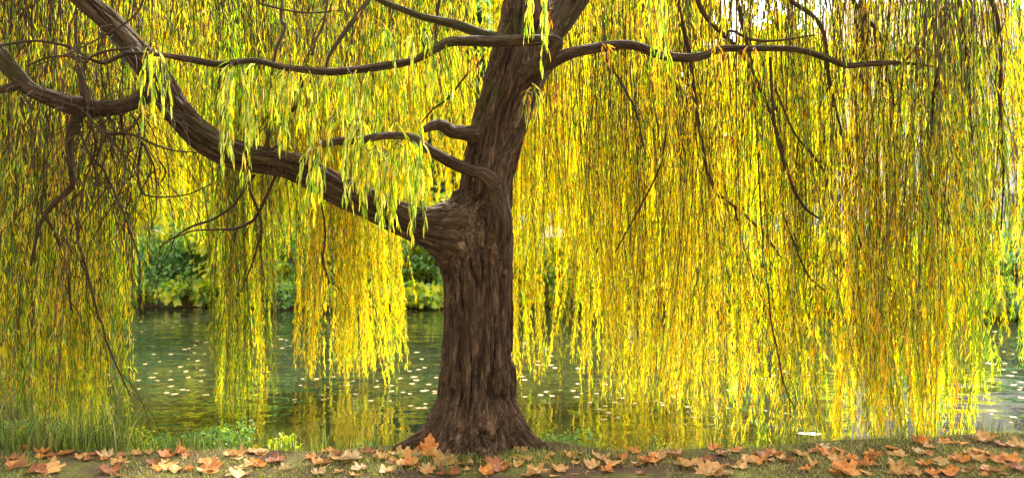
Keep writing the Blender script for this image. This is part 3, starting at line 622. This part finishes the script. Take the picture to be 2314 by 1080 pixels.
for (s_, Pp, Dd, Nn, LL, WW, CC) in leaf_pool:
    big = (LL / np.maximum(Pp[:, 1], 1)) >= thr
    rest = ~big
    if rest.any():
        link('leaves', leaves_mesh('leaves', Pp[rest], Dd[rest], Nn[rest], LL[rest], WW[rest], CC[rest], M_leaf, True), s_, kind='stuff')
    for i in np.where(big)[0]:
        me = leaves_mesh('leaf', np.zeros((1, 3)), Dd[i:i + 1], Nn[i:i + 1], LL[i:i + 1], WW[i:i + 1], CC[i:i + 1], M_leaf, True)
        o = link('leaf', me, s_); o.location = Vector(o.location) + Vector(Pp[i])

# ------------------------------------------------------------------ grass
def blades(name, x, y, z, h, wd, lean, colr, kind='stuff', **kw):
    n = len(x); az = rng.uniform(0, 6.28, n); b = np.stack([x, y, z], -1)
    side = np.stack([np.cos(az), np.sin(az), 0 * az], -1) * wd[:, None] / 2
    la = rng.uniform(0, 6.28, n); ln = np.stack([np.cos(la), np.sin(la), 0 * la], -1) * (lean * h)[:, None]
    up = np.stack([0 * h, 0 * h, h], -1)
    v = np.stack([b - side, b + side, b + up * .55 + ln * .3 - side * .75, b + up * .55 + ln * .3 + side * .75, b + up + ln], 1)
    f = np.array([(0, 1, 3), (0, 3, 2), (2, 3, 4)])
    F = (np.arange(n)[:, None, None] * 5 + f[None]).reshape(-1, 3)
    C = np.repeat(np.concatenate([colr, np.ones((n, 1))], 1), 5, axis=0)
    return link(name, mesh_np(name, v.reshape(-1, 3), F, M_grass, True, {'col': ('FLOAT_COLOR', C)}), kind=kind, **kw)
def gcol(n, w3):
    G = np.array([(0.18, 0.24, 0.03), (0.33, 0.36, 0.055), (0.54, 0.44, 0.16), (0.06, 0.10, 0.014)])
    k = rng.choice(4, n, p=np.asarray(w3) / sum(w3)); return (G[k] * rng.normal(1, .2, (n, 1)).clip(.5, 1.6)).clip(0.005, .9)
n = 90000
gx_ = rng.uniform(-5.2, 5.2, n); gy_ = rng.uniform(4.7, 6.75, n)
p3 = np.stack([gx_, gy_, 0 * gx_], -1)
bare = perlin(p3 * 1.1 + 2) + 0.4 * perlin(p3 * 3.7)
spot = np.exp(-((gx_ - 0.25) / 0.75) ** 2 - ((gy_ - 5.4) / 0.33) ** 2)
ok = (gy_ < edge(gx_) + 0.12) & (bare - 1.1 * spot > -0.20 + rng.uniform(-.15, .15, n))
gx_, gy_ = gx_[ok], gy_[ok]; n = len(gx_)
blades('lawn_grass', gx_, gy_, terrain(gx_, gy_) - 0.004, rng.uniform(.012, .04, n), rng.uniform(.003, .006, n), rng.uniform(.3, 1.4, n), gcol(n, (3, 3.5, 2.6, 1)), label='short olive and straw coloured turf on the near bank', cat='grass')
n = 2600
gx_ = rng.normal(-0.25, 0.55, n); gy_ = rng.normal(5.78, 0.11, n)
blades('trunk_foot_grass', gx_, gy_, terrain(gx_, gy_) - 0.004, rng.uniform(.02, .085, n), rng.uniform(.003, .006, n), rng.uniform(.2, .9, n), gcol(n, (3, 3, 2.0, 1.5)), label='longer grass tufts growing against the trunk foot', cat='grass')
n = 9000
gx_ = rng.uniform(-5.4, 5.6, n); off = np.abs(rng.normal(0, 0.26, n)); gy_ = edge(gx_) + 0.03 + off
den = 0.04 + 0.9 * np.clip(perlin(np.stack([gx_ * 1.6, 0 * gx_ + 4, 0 * gx_], -1)) + 0.06, 0, 1) + 0.7 * (gx_ < -3.1) + 0.25 * (gx_ < -0.9)
ok = (rng.random(n) < den) & (terrain(gx_, gy_) > -0.5)
gx_, gy_ = gx_[ok], gy_[ok]; n = len(gx_)
tall = np.where(gx_ < -3.1, 1.4, 0.75)
blades('bank_grass', gx_, gy_, terrain(gx_, gy_) - 0.01, rng.uniform(.10, .34, n) * tall, rng.uniform(.004, .009, n), rng.uniform(.1, .6, n), gcol(n, (3, 2.5, .6, 3)), label='long green grass along the water side of the bank', cat='grass')

# ------------------------------------------------------------------ fallen plane leaves
HALF = [(0.0, 0.0), (0.10, -0.08), (0.22, -0.06), (0.37, -0.11), (0.35, 0.02), (0.46, 0.06), (0.37, 0.12), (0.31, 0.20), (0.38, 0.26), (0.52, 0.33), (0.47, 0.42), (0.45, 0.54), (0.34, 0.50), (0.25, 0.47), (0.27, 0.58), (0.25, 0.68), (0.15, 0.74), (0.09, 0.84), (0.0, 0.93)]
OUT = np.array(HALF + [(-x, y) for x, y in HALF[-2:0:-1]])
def plane_leaf(curl, seed, mat, flat=False):
    r = np.random.default_rng(seed); n = len(OUT)
    o = OUT * np.array((r.uniform(.9, 1.1), r.uniform(.9, 1.1))) + r.normal(0, .012, OUT.shape)
    c = np.array((0, 0.30)); ring = c + (o - c) * 0.55
    v2 = np.vstack([[c], ring, o]); v2 = v2 - c
    ang = np.arctan2(v2[:, 1], v2[:, 0]); rad = np.linalg.norm(v2, axis=1)
    ax = r.uniform(0, np.pi); t_ = v2 @ np.array((np.cos(ax), np.sin(ax)))
    z = curl * (0.9 * t_ ** 2 + 0.35 * rad ** 2 + 0.16 * rad * np.sin(2 * ang + r.uniform(0, 6)) + 0.10 * rad * np.sin(5 * ang + r.uniform(0, 6)))
    z += r.normal(0, 0.012, len(z)) * (0.2 if flat else 1)
    shrink = 1 - 0.35 * min(curl, 1.2) * rad ** 2
    V = np.column_stack([v2 * shrink[:, None], z]); V[:, 2] -= V[:, 2].min()
    F = [];
    for i in range(n):
        j = (i + 1) % n
        F += [(0, 1 + i, 1 + j), (1 + i, 1 + n + i, 1 + n + j), (1 + i, 1 + n + j, 1 + j)]
    me = mesh_np('fallen_leaf', V, np.array(F), mat, True)
    # stalk
    b = V[1 + n]
    pts = np.array([[b, b + (0.02, -0.12, 0.03), b + (0.06, -0.30, 0.02), b + (0.12, -0.46, 0.0)]])
    st = strands_mesh('stalk', pts, np.array([0.016]), 0.012, mat)
    return me, st
def fallen_mat(name, c, c2):
    m, t, out = new_mat(name)
    tc = N(t, 'ShaderNodeTexCoord'); nz = N(t, 'ShaderNodeTexNoise', Scale=4.0, Detail=6.0, Roughness=0.65); oi = N(t, 'ShaderNodeObjectInfo')
    ad = N(t, 'ShaderNodeVectorMath', operation='ADD'); t.links.new(tc.outputs['Object'], ad.inputs[0]); t.links.new(oi.outputs['Location'], ad.inputs[1]); t.links.new(ad.outputs[0], nz.inputs['Vector'])
    r = ramp(t, nz.outputs[0], [(0.34, c2), (0.52, c), (0.75, tuple(min(.9, x * 1.25) for x in c))])
    # the paler underside
    ge = N(t, 'ShaderNodeNewGeometry'); mx = N(t, 'ShaderNodeMixRGB', blend_type='MIX'); mx.inputs[2].default_value = (*[0.5 * a + 0.5 * b for a, b in zip(c, (0.62, 0.42, 0.26))], 1)
    hb = N(t, 'ShaderNodeMath', operation='MULTIPLY'); hb.inputs[1].default_value = 0.6; t.links.new(ge.outputs['Backfacing'], hb.inputs[0])
    t.links.new(hb.outputs[0], mx.inputs[0]); t.links.new(r.outputs[0], mx.inputs[1])
    b = N(t, 'ShaderNodeBsdfPrincipled', Roughness=0.5); b.inputs['Specular IOR Level'].default_value = 0.4; t.links.new(mx.outputs[0], b.inputs['Base Color'])
    tr = N(t, 'ShaderNodeBsdfTranslucent'); t.links.new(mx.outputs[0], tr.inputs[0]); ms = N(t, 'ShaderNodeMixShader', Fac=0.25)
    bp = N(t, 'ShaderNodeBump', Strength=0.4, Distance=0.02); t.links.new(nz.outputs[0], bp.inputs['Height']); t.links.new(bp.outputs[0], b.inputs['Normal'])
    t.links.new(b.outputs[0], ms.inputs[1]); t.links.new(tr.outputs[0], ms.inputs[2]); t.links.new(ms.outputs[0], out.inputs[0]); return m
FM = {'tan': fallen_mat('leaf_tan', (0.63, 0.34, 0.10), (0.43, 0.18, 0.04)), 'orange': fallen_mat('leaf_orange', (0.72, 0.27, 0.045), (0.46, 0.12, 0.02)), 'rusty': fallen_mat('leaf_rust', (0.38, 0.12, 0.035), (0.18, 0.05, 0.018)),
      'pinkish': fallen_mat('leaf_pink', (0.60, 0.23, 0.06), (0.38, 0.10, 0.022)), 'pale': fallen_mat('leaf_pale', (0.66, 0.44, 0.20), (0.48, 0.27, 0.09)), 'water': fallen_mat('leaf_floating', (0.44, 0.34, 0.11), (0.32, 0.20, 0.04))}
VAR = {}
CURLS = {'flat': 0.22, 'curled': 0.75, 'cupped': 1.25}
for cn, cv in CURLS.items():
    VAR[cn] = [plane_leaf(cv, 100 + i + int(cv * 50), FM['tan']) for i in range(5)]
VAR['float'] = [plane_leaf(0.10, 900 + i, FM['water'], True) for i in range(4)]
def put_leaf(name, var, loc, scale, rot, mname):
    me, st = var
    o = bpy.data.objects.new(name, me); col.objects.link(o); o.location = loc; o.rotation_euler = rot; o.scale = (scale,) * 3
    s = bpy.data.objects.new('stalk', st); col.objects.link(s); s.parent = o
    for q in (o, s):
        q.material_slots[0].link = 'OBJECT'; q.material_slots[0].material = FM[mname]
    return o
def ground_hit(px, py):
    D = CAMH * FPX / (py - HORIZON)
    for _ in range(12):
        x = (px - CX) / FPX * D; z = float(terrain(np.array([x]), np.array([D]))[0]); D = (CAMH - z) * FPX / (py - HORIZON)
        D = min(D, float(edge(x)) + 0.12)
    return x, D, z
T_, O_, R_, K_, A_ = 'tan', 'orange', 'rusty', 'pinkish', 'pale'
SPOTS = [(60, 1020, 60, O_), (100, 1035, 50, O_), (40, 1060, 75, K_), (80, 1068, 60, R_), (115, 1064, 75, T_), (235, 1040, 30, O_), (250, 1066, 60, R_), (305, 1027, 38, T_), (335, 1026, 34, T_), (385, 1034, 70, K_), (412, 1024, 45, O_), (370, 1058, 75, O_), (402, 1064, 55, T_), (470, 1046, 60, K_), (478, 1062, 72, K_), (535, 1031, 60, T_), (572, 1022, 42, O_), (570, 1050, 52, O_), (545, 1076, 66, A_),
    (592, 1024, 50, T_), (625, 1044, 60, R_), (585, 1054, 44, O_), (645, 1063, 45, A_), (725, 1051, 62, O_), (790, 1041, 66, A_), (740, 1020, 44, K_), (705, 1036, 42, O_), (815, 1063, 55, A_), (850, 1022, 52, R_), (828, 1024, 44, R_), (865, 1036, 50, T_), (905, 1030, 72, T_), (945, 1028, 58, O_), (960, 1018, 46, O_), (990, 1024, 46, O_), (875, 1067, 66, T_), (925, 1052, 62, O_), (965, 1066, 52, T_), (1005, 1043, 80, T_), (1050, 1051, 50, T_), (1020, 1074, 55, R_), (1125, 1058, 74, R_), (1100, 1072, 60, O_), (1148, 1028, 42, T_),
    (1170, 1036, 40, T_), (1174, 1051, 42, T_), (1210, 1074, 84, T_), (1265, 1063, 54, T_), (1340, 1054, 54, T_), (1360, 1037, 60, A_), (1405, 1039, 52, K_), (1390, 1052, 62, T_), (1430, 1020, 44, O_), (1462, 1044, 78, O_), (1485, 1036, 62, T_), (1445, 1050, 60, R_), (1525, 1027, 46, A_), (1550, 1054, 74, T_), (1592, 1043, 54, R_), (1605, 1069, 84, T_), (1615, 1015, 40, O_), (1660, 1019, 48, K_), (1630, 1029, 40, A_), (1637, 1053, 42, R_), (1690, 1047, 62, T_), (1715, 1044, 54, O_), (1720, 1032, 50, R_), (1675, 1058, 50, T_),
    (1750, 1029, 50, K_), (1775, 1042, 54, T_), (1805, 1029, 54, T_), (1855, 1022, 46, O_), (1858, 1012, 38, A_), (1900, 1020, 46, O_), (1890, 1042, 54, T_), (1910, 1069, 74, O_), (1955, 1054, 62, O_), (1925, 1042, 50, O_), (2015, 1013, 44, O_), (2027, 1029, 62, T_), (1975, 1032, 50, O_), (2027, 1056, 62, T_), (2025, 1073, 66, T_), (2080, 1003, 48, O_), (2100, 1012, 46, T_), (2135, 1000, 46, O_), (2090, 1052, 50, O_), (2125, 1042, 46, T_), (2105, 1073, 55, O_), (2142, 1070, 50, O_), (2175, 1003, 44, O_), (2175, 1044, 56, O_), (2192, 1027, 44, T_), (2230, 996, 62, T_), (2220, 1024, 62, O_), (2200, 1042, 44, T_), (2242, 1067, 84, K_), (2247, 1042, 54, K_), (2287, 1044, 54, O_), (2297, 1062, 64, R_), (2262, 1006, 44, K_), (2302, 1012, 50, T_)]
for k in range(125):      # smaller, half hidden ones between
    SPOTS.append((random.uniform(10, 2310), random.uniform(1022, 1078), random.uniform(20, 48), random.choice([T_, T_, O_, R_, A_])))
items = []
ORD = ['', 'second', 'third', 'fourth', 'fifth', 'sixth', 'seventh', 'eighth', 'ninth', 'tenth', 'eleventh', 'twelfth', 'thirteenth', 'fourteenth', 'fifteenth', 'sixteenth', 'seventeenth', 'eighteenth', 'nineteenth', 'twentieth', 'twenty-first', 'twenty-second', 'twenty-third', 'twenty-fourth', 'twenty-fifth', 'twenty-sixth', 'twenty-seventh', 'twenty-eighth']
for (px, py, sz, cn) in SPOTS:
    x, D, z = ground_hit(px, py)
    m = sz / FPX * D
    sh = random.choices(['flat', 'curled', 'cupped'], (3, 5, 3))[0]
    o = put_leaf('fallen_leaf', random.choice(VAR[sh]), (x, D, z + 0.008), m * random.uniform(.70, .90), (random.gauss(0, .13), random.gauss(0, .13), random.uniform(0, 6.28)), cn)
    zone = 'at far left' if px < 250 else 'on the left lawn' if px < 640 else 'left of the trunk' if px < 960 else 'before the trunk' if px < 1200 else 'right of the trunk' if px < 1560 else 'on the right lawn' if px < 2000 else 'at far right'
    row = 'by the water edge' if py < 1030 else 'on middle grass' if py < 1054 else 'along the front'
    size = 'small' if sz < 40 else 'large' if sz > 65 else 'dry'
    items.append((o, px, f'{size} {cn} {sh} plane leaf {zone} {row}'))
# one leaf propped against the root, one tilted
x, D, z = ground_hit(972, 1020)
o = put_leaf('fallen_leaf', VAR['flat'][1], (P(970, 1000, 5.80)[0], 5.80, z + 0.085), 0.17, (1.15, 0.1, 0.3), 'orange'); tag(o, 'orange plane leaf propped upright against the left root of the trunk', 'leaf', 'fallen plane leaves on the bank')
def number(items, cat, group):
    by = {}
    for it in items: by.setdefault(it[2], []).append(it)
    for lab, its in by.items():
        its.sort(key=lambda q: q[1])
        for i, it in enumerate(its):
            tag(it[0], lab if len(its) == 1 else f'{lab}, {ORD[i] + " " if i else "first "}from left', cat, group)
number(items, 'leaf', 'fallen plane leaves on the bank')

# leaves floating on the pond
items = []
zones = [(300, 470, 700, 900, 46), (625, 660, 710, 900, 10), (735, 760, 700, 860, 6), (660, 930, 850, 930, 20), (920, 1000, 700, 930, 24), (1175, 1330, 700, 900, 34), (1330, 1580, 860, 950, 24), (1600, 1860, 700, 940, 22), (2230, 2310, 730, 960, 22), (60, 300, 800, 930, 12)]
for (x0, x1, y0, y1, n) in zones:
    for k in range(int(n * 1.05)):
        px, py = random.uniform(x0, x1), y0 + (y1 - y0) * random.random() ** 1.1
        D = (CAMH - WATER_Z) * FPX / (py - HORIZON); x = (px - CX) / FPX * D
        if D < float(edge(x)) + 0.9 or D > float(far_edge(x)) - 0.8: continue
        o = put_leaf('floating_leaf', random.choice(VAR['float']), (x, D, WATER_Z + 0.004), random.uniform(.04, .10), (0, 0, random.uniform(0, 6.28)), 'water')
        zone = 'in the left water gap' if px < 480 else 'between the left tresses' if px < 900 else 'left of the trunk' if px < 1010 else 'right of the trunk' if px < 1335 else 'under the yellow curtain' if px < 1600 else 'under the right curtain' if px < 2000 else 'at far right'
        row = 'near the far bank' if D > 15 else 'in mid pond' if D > 11 else 'near this bank'
        items.append((o, px, f'pale leaf floating {zone} {row}'))
by = {}
for it in items: by.setdefault(it[2], []).append(it)
number(items, 'leaf', 'leaves floating on the pond') if max(len(v) for v in by.values()) <= 16 else number(items, 'leaf', 'leaves floating on the pond')
# narrow willow leaves shed at the trunk base
n = 140
wx_ = rng.normal(-0.25, 0.55, n); wy_ = np.clip(rng.normal(5.72, 0.16, n), 5.1, 5.92)
az = rng.uniform(0, 6.28, n)
link('shed_willow_leaves', leaves_mesh('shed_willow_leaves', np.stack([wx_, wy_, terrain(wx_, wy_) + 0.02], -1), np.stack([np.cos(az), np.sin(az), rng.normal(.15, .25, n)], -1), np.tile((0., 0.2, 1.), (n, 1)), rng.uniform(.06, .10, n), rng.uniform(.010, .016, n), pick_cols(n, (.2, 1.5, 3, .2, 4, 1)) * 0.7, M_leaf, True), kind='stuff', label='narrow yellow willow leaves shed around the trunk base', cat='leaf litter')

# ------------------------------------------------------------------ far bank: shrubs and trees
def leaf_cloud(name, lobes, n, size, cols, wts, parent, mat=M_shrub, asp=0.7):
    lobes = np.array(lobes, float); vol = lobes[:, 3] * lobes[:, 4] * lobes[:, 5]
    k = rng.choice(len(lobes), n, p=vol / vol.sum()); L = lobes[k]
    v = rng.normal(size=(n, 3)); v /= np.linalg.norm(v, axis=1)[:, None]
    r = rng.uniform(0.30, 1, n) ** 0.5
    pos = L[:, :3] + v * r[:, None] * L[:, 3:6]
    # gaps: drop leaves where a coarse noise is low
    keep = perlin(pos * 1.6 + 40) > -0.12
    pos, v, r = pos[keep], v[keep], r[keep]; n = len(pos)
    d = v * np.array((.6, .6, .3)) + rng.normal(0, .6, (n, 3)) + (0, 0, -0.35); nr = v + (0, 0, 0.6) + rng.normal(0, .5, (n, 3))
    cols = np.array(cols); cl = fbm(pos * 0.8 + 70, 2)
    ci = np.clip((rng.random(n) + cl * 0.6), 0, 0.999); cw = np.cumsum(np.asarray(wts) / sum(wts)); ki = np.searchsorted(cw, ci).clip(0, len(cols) - 1)
    C = (cols[ki] * rng.normal(1, .16, (n, 1)).clip(.5, 1.5)).clip(.004, .95)
    s = size * rng.uniform(.6, 1.25, n)
    return link(name, leaves_mesh(name, pos, d, nr, s, s * asp, C, mat), parent, kind='stuff')
G1 = [(0.12, 0.27, 0.05), (0.22, 0.44, 0.08), (0.40, 0.56, 0.09)]; G2 = [(0.34, 0.50, 0.04), (0.68, 0.70, 0.04), (0.90, 0.76, 0.03)]; G3 = [(0.05, 0.13, 0.06), (0.09, 0.2, 0.09), (0.17, 0.28, 0.1)]
def shrub(px, D, wd, ht, cols, label, n=5200, size=0.13, name='waterside_shrub', asp=0.75):
    x = (px - CX) / FPX * D; z = float(terrain(np.array([x]), np.array([D]))[0])
    e = empty(name, (x, D, z), label, 'shrub', 'shrubs on the far bank')
    st = []
    for k in range(9):
        a = random.uniform(0, 6.28); st.append([(x + .1 * math.cos(a), D + .1 * math.sin(a), z - .05), (x + wd * .22 * math.cos(a), D + .2 * wd * math.sin(a), z + ht * .4), (x + wd * .36 * math.cos(a), D + wd * .34 * math.sin(a), z + ht * .75)])
    link('stems', strands_mesh('stems', np.array(st), np.full(9, .022), .007, M_fbark), e)
    lob = [(x + random.uniform(-.32, .32) * wd, D + random.uniform(-.3, .15) * wd, z + ht * random.uniform(.22, .7), wd * random.uniform(.2, .32), wd * random.uniform(.2, .3), ht * random.uniform(.2, .34)) for _ in range(8)]
    lob.append((x, D - .25 * wd, z + ht * .18, wd * .46, wd * .3, ht * .22))
    fe = float(far_edge(x)); lob += [(x + k * wd * .22, fe - .1, WATER_Z + .38, wd * .2, .5, .32) for k in (-2, -1, 0, 1, 2)]
    leaf_cloud('foliage', lob, n, size, cols, (3, 4, 2.5), e, asp=asp)
SH = [(-120, 20.6, 3.2, 2.4, G1, 'dark green far shrub at the left picture edge'), (120, 21, 3.2, 2.2, G2, 'yellow green far shrub behind the left curtain'), (330, 20.4, 2.8, 2.0, G1, 'dark green low shrub in the left water gap'), (420, 20.6, 2.6, 1.9, G1, 'fresh green shrub on the far bank left of the green tress'), (455, 21.8, 2.6, 3.2, G2, 'yellow leaved taller shrub behind the left water gap'), (560, 20.8, 3, 2.6, G2, 'yellow green shrub behind the long green tress'),
      (690, 20.7, 2.8, 2.2, G1, 'green shrub behind the narrow yellow tress'), (760, 20.4, 2.4, 1.8, G1, 'small green shrub between the two yellow tresses'), (880, 21.2, 3.0, 2.8, G2, 'yellowish shrub behind the wide yellow tress'), (960, 20.4, 2.4, 2.4, G1, 'green shrub just left of the trunk across the water'), (1090, 21, 3, 2.8, G2, 'yellow green shrub behind the trunk'), (1210, 20.4, 2.4, 1.6, G2, 'low yellow shrub just right of the trunk across the water'),
      (1270, 20.2, 2.2, 1.9, G2, 'large leaved lime shrub in the gap right of the trunk'), (1380, 20.6, 3, 2.6, G2, 'lime shrub behind the yellow curtain, second from the trunk'), (1530, 20.2, 3, 2.4, G2, 'yellow shrub behind the middle of the yellow curtain'), (1690, 19.8, 2.8, 2.4, G3, 'bluish green shrub behind the right drooping branches'), (1850, 19.3, 2.8, 1.8, G2, 'yellow shrub at the gap under the house corner'), (1990, 18.9, 2.8, 1.6, G1, 'low green shrub below the pale house'), (2140, 18.4, 2.6, 1.7, G2, 'low lime shrub behind the right curtain'), (2275, 18.2, 2.2, 1.7, G3, 'dark bluish green shrub in the right edge gap'), (2420, 18.0, 2.6, 2.2, G1, 'green shrub beyond the right picture edge')]
for (px, D, wd, ht, cc, lb) in SH: shrub(px, D, wd, ht, cc, lb, size=0.20 if cc is G2 else 0.13, asp=0.85 if cc is G2 else 0.6)

def far_tree(px, D, H, cw, cols, label, n=9000, size=0.26, trunk_r=0.18, ivy=False):
    x = (px - CX) / FPX * D; z = float(terrain(np.array([x]), np.array([D]))[0])
    e = empty('far_tree', (x, D, z), label, 'tree', 'trees beyond the pond')
    link('trunk', sweep('trunk', np.array([(x, D, z - .3, trunk_r * 1.3), (x + .1, D, z + H * .25, trunk_r), (x - .1, D + .1, z + H * .55, trunk_r * .7), (x + .15, D, z + H * .9, trunk_r * .2)]), 30, 12, M_twig, 0.01, 8, .08, seed=px * .01), e)
    for k in range(7):
        a = random.uniform(0, 6.28); h0 = random.uniform(.22, .6) * H; rr = cw * .42
        link('limb', sweep('limb', np.array([(x, D, z + h0, trunk_r * .5), (x + rr * .5 * math.cos(a), D + rr * .5 * math.sin(a), z + h0 + H * .14, trunk_r * .3), (x + rr * math.cos(a), D + rr * math.sin(a), z + h0 + H * .24, trunk_r * .1)]), 12, 7, M_twig, seed=k), e)
    lob = []
    for k in range(30):
        a = random.uniform(0, 6.28); q = random.random() ** .5; hh = random.uniform(.16, .95); prof = math.sin(math.pi * min(1, .18 + hh * .8)) ** .6
        lob.append((x + cw * .42 * q * math.cos(a) * prof, D + cw * .22 * q * math.sin(a) * prof, z + H * hh, cw * random.uniform(.16, .26), cw * random.uniform(.09, .15), H * random.uniform(.08, .14)))
    leaf_cloud('crown', lob, n, size, cols, (2, 4, 3), e, mat=M_tree, asp=.6)
for (px, D, H, cw, cc, lb) in [(-180, 27, 12, 9, G2, 'yellow green tree across the pond at the left edge'), (150, 28, 11, 9, G2, 'lime tree behind the left curtain'), (500, 27, 12, 9, G2, 'broad yellow green tree behind the long green tress'), (330, 31, 13, 9, G2, 'pale lime tree behind the left water gap'), (-60, 32, 14, 10, G2, 'tall lime tree at the far left behind the twig tangle'), (670, 31, 13, 8, G2, 'yellow tree behind the narrow yellow tress'), (830, 29, 12, 8, G2, 'tall yellow tree behind the wide yellow tress'), (985, 24, 11, 3.2, G3, 'slim ivy dark tree just left of the trunk across the water'), (1130, 30, 12, 8, G2, 'yellow tree hidden mostly by the trunk'), (1310, 24.5, 10, 6.5, G2, 'bright yellow tree in the gap right of the trunk'), (1490, 25, 10, 6, G2, 'yellow tree behind the yellow curtain'), (1745, 28, 9, 5, G2, 'lime tree left of the pale house')]:
    far_tree(px, D, H, cw, cc, lb, n=11500, size=0.50)

for k, (px, off, wd, ht, cc, lb) in enumerate([(30, .45, .5, .42, G1, 'green leafy weed at the water edge, nearest the left picture edge'), (150, .4, .45, .34, G1, 'green leafy weed under the left curtain at the water edge'), (250, .5, .5, .40, G2, 'yellowish leafy weed at the water edge left of the water gap'), (390, .35, .5, .26, G1, 'low green weed in front of the left water gap'), (520, .4, .5, .34, G1, 'green weed at the water edge below the long green tress'), (600, .45, .35, .26, G2, 'small yellowish weed beside the long green tress foot'), (860, .4, .3, .22, G1, 'small green weed close to the left root of the trunk'), (1275, .4, .4, .24, G1, 'small green weed close to the right root of the trunk'), (1480, .4, .4, .26, G2, 'small yellowish weed at the water edge below the yellow curtain')]):
    x = (px - CX) / FPX * 6.2; y = float(edge(x)) + off; z = float(terrain(np.array([x]), np.array([y]))[0])
    e = empty('waterside_weed', (x, y, z), lb, 'plant', 'weeds along the near water edge')
    st = np.array([[(x, y, z - .03), (x + random.gauss(0, wd * .15), y, z + ht * .5), (x + random.gauss(0, wd * .3), y + random.gauss(0, .08), z + ht)] for _ in range(8)])
    link('stems', strands_mesh('stems', st, np.full(8, .004), .002, M_shoot), e, kind='stuff')
    leaf_cloud('foliage', [(x + random.gauss(0, wd * .25), y + random.gauss(0, .08), z + ht * random.uniform(.3, .8), wd * .25, .12, ht * .3) for _ in range(6)], 420, 0.055, cc, (3, 4, 2), e, asp=.45)

# ------------------------------------------------------------------ pale house on the right
M_wall = plain_mat('house_render', (0.88, 0.87, 0.84), 0.9, 0.05, 1.5); M_roof = plain_mat('roof_tile', (0.36, 0.17, 0.11), 0.8, 0.3, 8.0)
M_frame = plain_mat('window_frame', (0.75, 0.76, 0.78), 0.5, 0.05); M_trim = plain_mat('eave_board', (0.34, 0.38, 0.42), 0.6, 0.1)
mg, tg, og = new_mat('window_glass'); bg_ = N(tg, 'ShaderNodeBsdfPrincipled', Roughness=0.05); bg_.inputs['Base Color'].default_value = (0.10, 0.13, 0.16, 1); tg.links.new(bg_.outputs[0], og.inputs[0])
HD = 40.0
hx0 = P(1838, 0, HD)[0]; hx1 = hx0 + 17; hz0 = 0.4; ez = P(0, 118, HD)[2]
house = empty('pale_house', (hx0, HD, hz0), 'pale rendered house with red tiled roof behind the right curtain', 'house')
link('wall', box_mesh('wall', [(hx0, hx1, HD, HD + 10, hz0 - 1, ez)], M_wall), house)
rf = mesh_np('roof', np.array([(hx0 - .7, HD - .8, ez + .12), (hx1 + .7, HD - .8, ez + .12), (hx1 + .7, HD + 10.8, ez + .12), (hx0 - .7, HD + 10.8, ez + .12), (hx0 + 4, HD + 5, ez + 4.2), (hx1 - 4, HD + 5, ez + 4.2)]),
             np.array([(0, 1, 5), (0, 5, 4), (1, 2, 5), (2, 3, 4), (2, 4, 5), (3, 0, 4), (0, 2, 1), (0, 3, 2)]), M_roof, False)
roof = link('roof', rf, house)
link('eave', box_mesh('eave', [(hx0 - .72, hx1 + .72, HD - .82, HD - .6, ez - .12, ez + .115), (hx0 - .72, hx0 - .5, HD - .599, HD + 10.8, ez - .12, ez + .115)], M_trim), roof)
for fl in range(3):
    for k in range(5):
        wx0 = hx0 + 0.9 + k * 3.2; wz0 = hz0 + 1.2 + fl * 3.3
        if wz0 + 1.9 > ez: continue
        wn = link('window', box_mesh('window', [(wx0 - .12, wx0, HD - .06, HD + .02, wz0 - .12, wz0 + 1.82), (wx0 + 1.2, wx0 + 1.32, HD - .06, HD + .02, wz0 - .12, wz0 + 1.82), (wx0, wx0 + 1.2, HD - .06, HD + .02, wz0 - .12, wz0), (wx0, wx0 + 1.2, HD - .06, HD + .02, wz0 + 1.7, wz0 + 1.82), (wx0 + .56, wx0 + .64, HD - .05, HD + .02, wz0, wz0 + 1.7)], M_frame), house)
        for h in (0, 1):
            link('pane', box_mesh('pane', [(wx0 + (.0 if h == 0 else .64), wx0 + (.56 if h == 0 else 1.2), HD - .025, HD + .01, wz0, wz0 + 1.7)], mg), wn)
        link('sill', box_mesh('sill', [(wx0 - .2, wx0 + 1.4, HD - .16, HD - .002, wz0 - .2, wz0 - .122)], M_trim), wn)
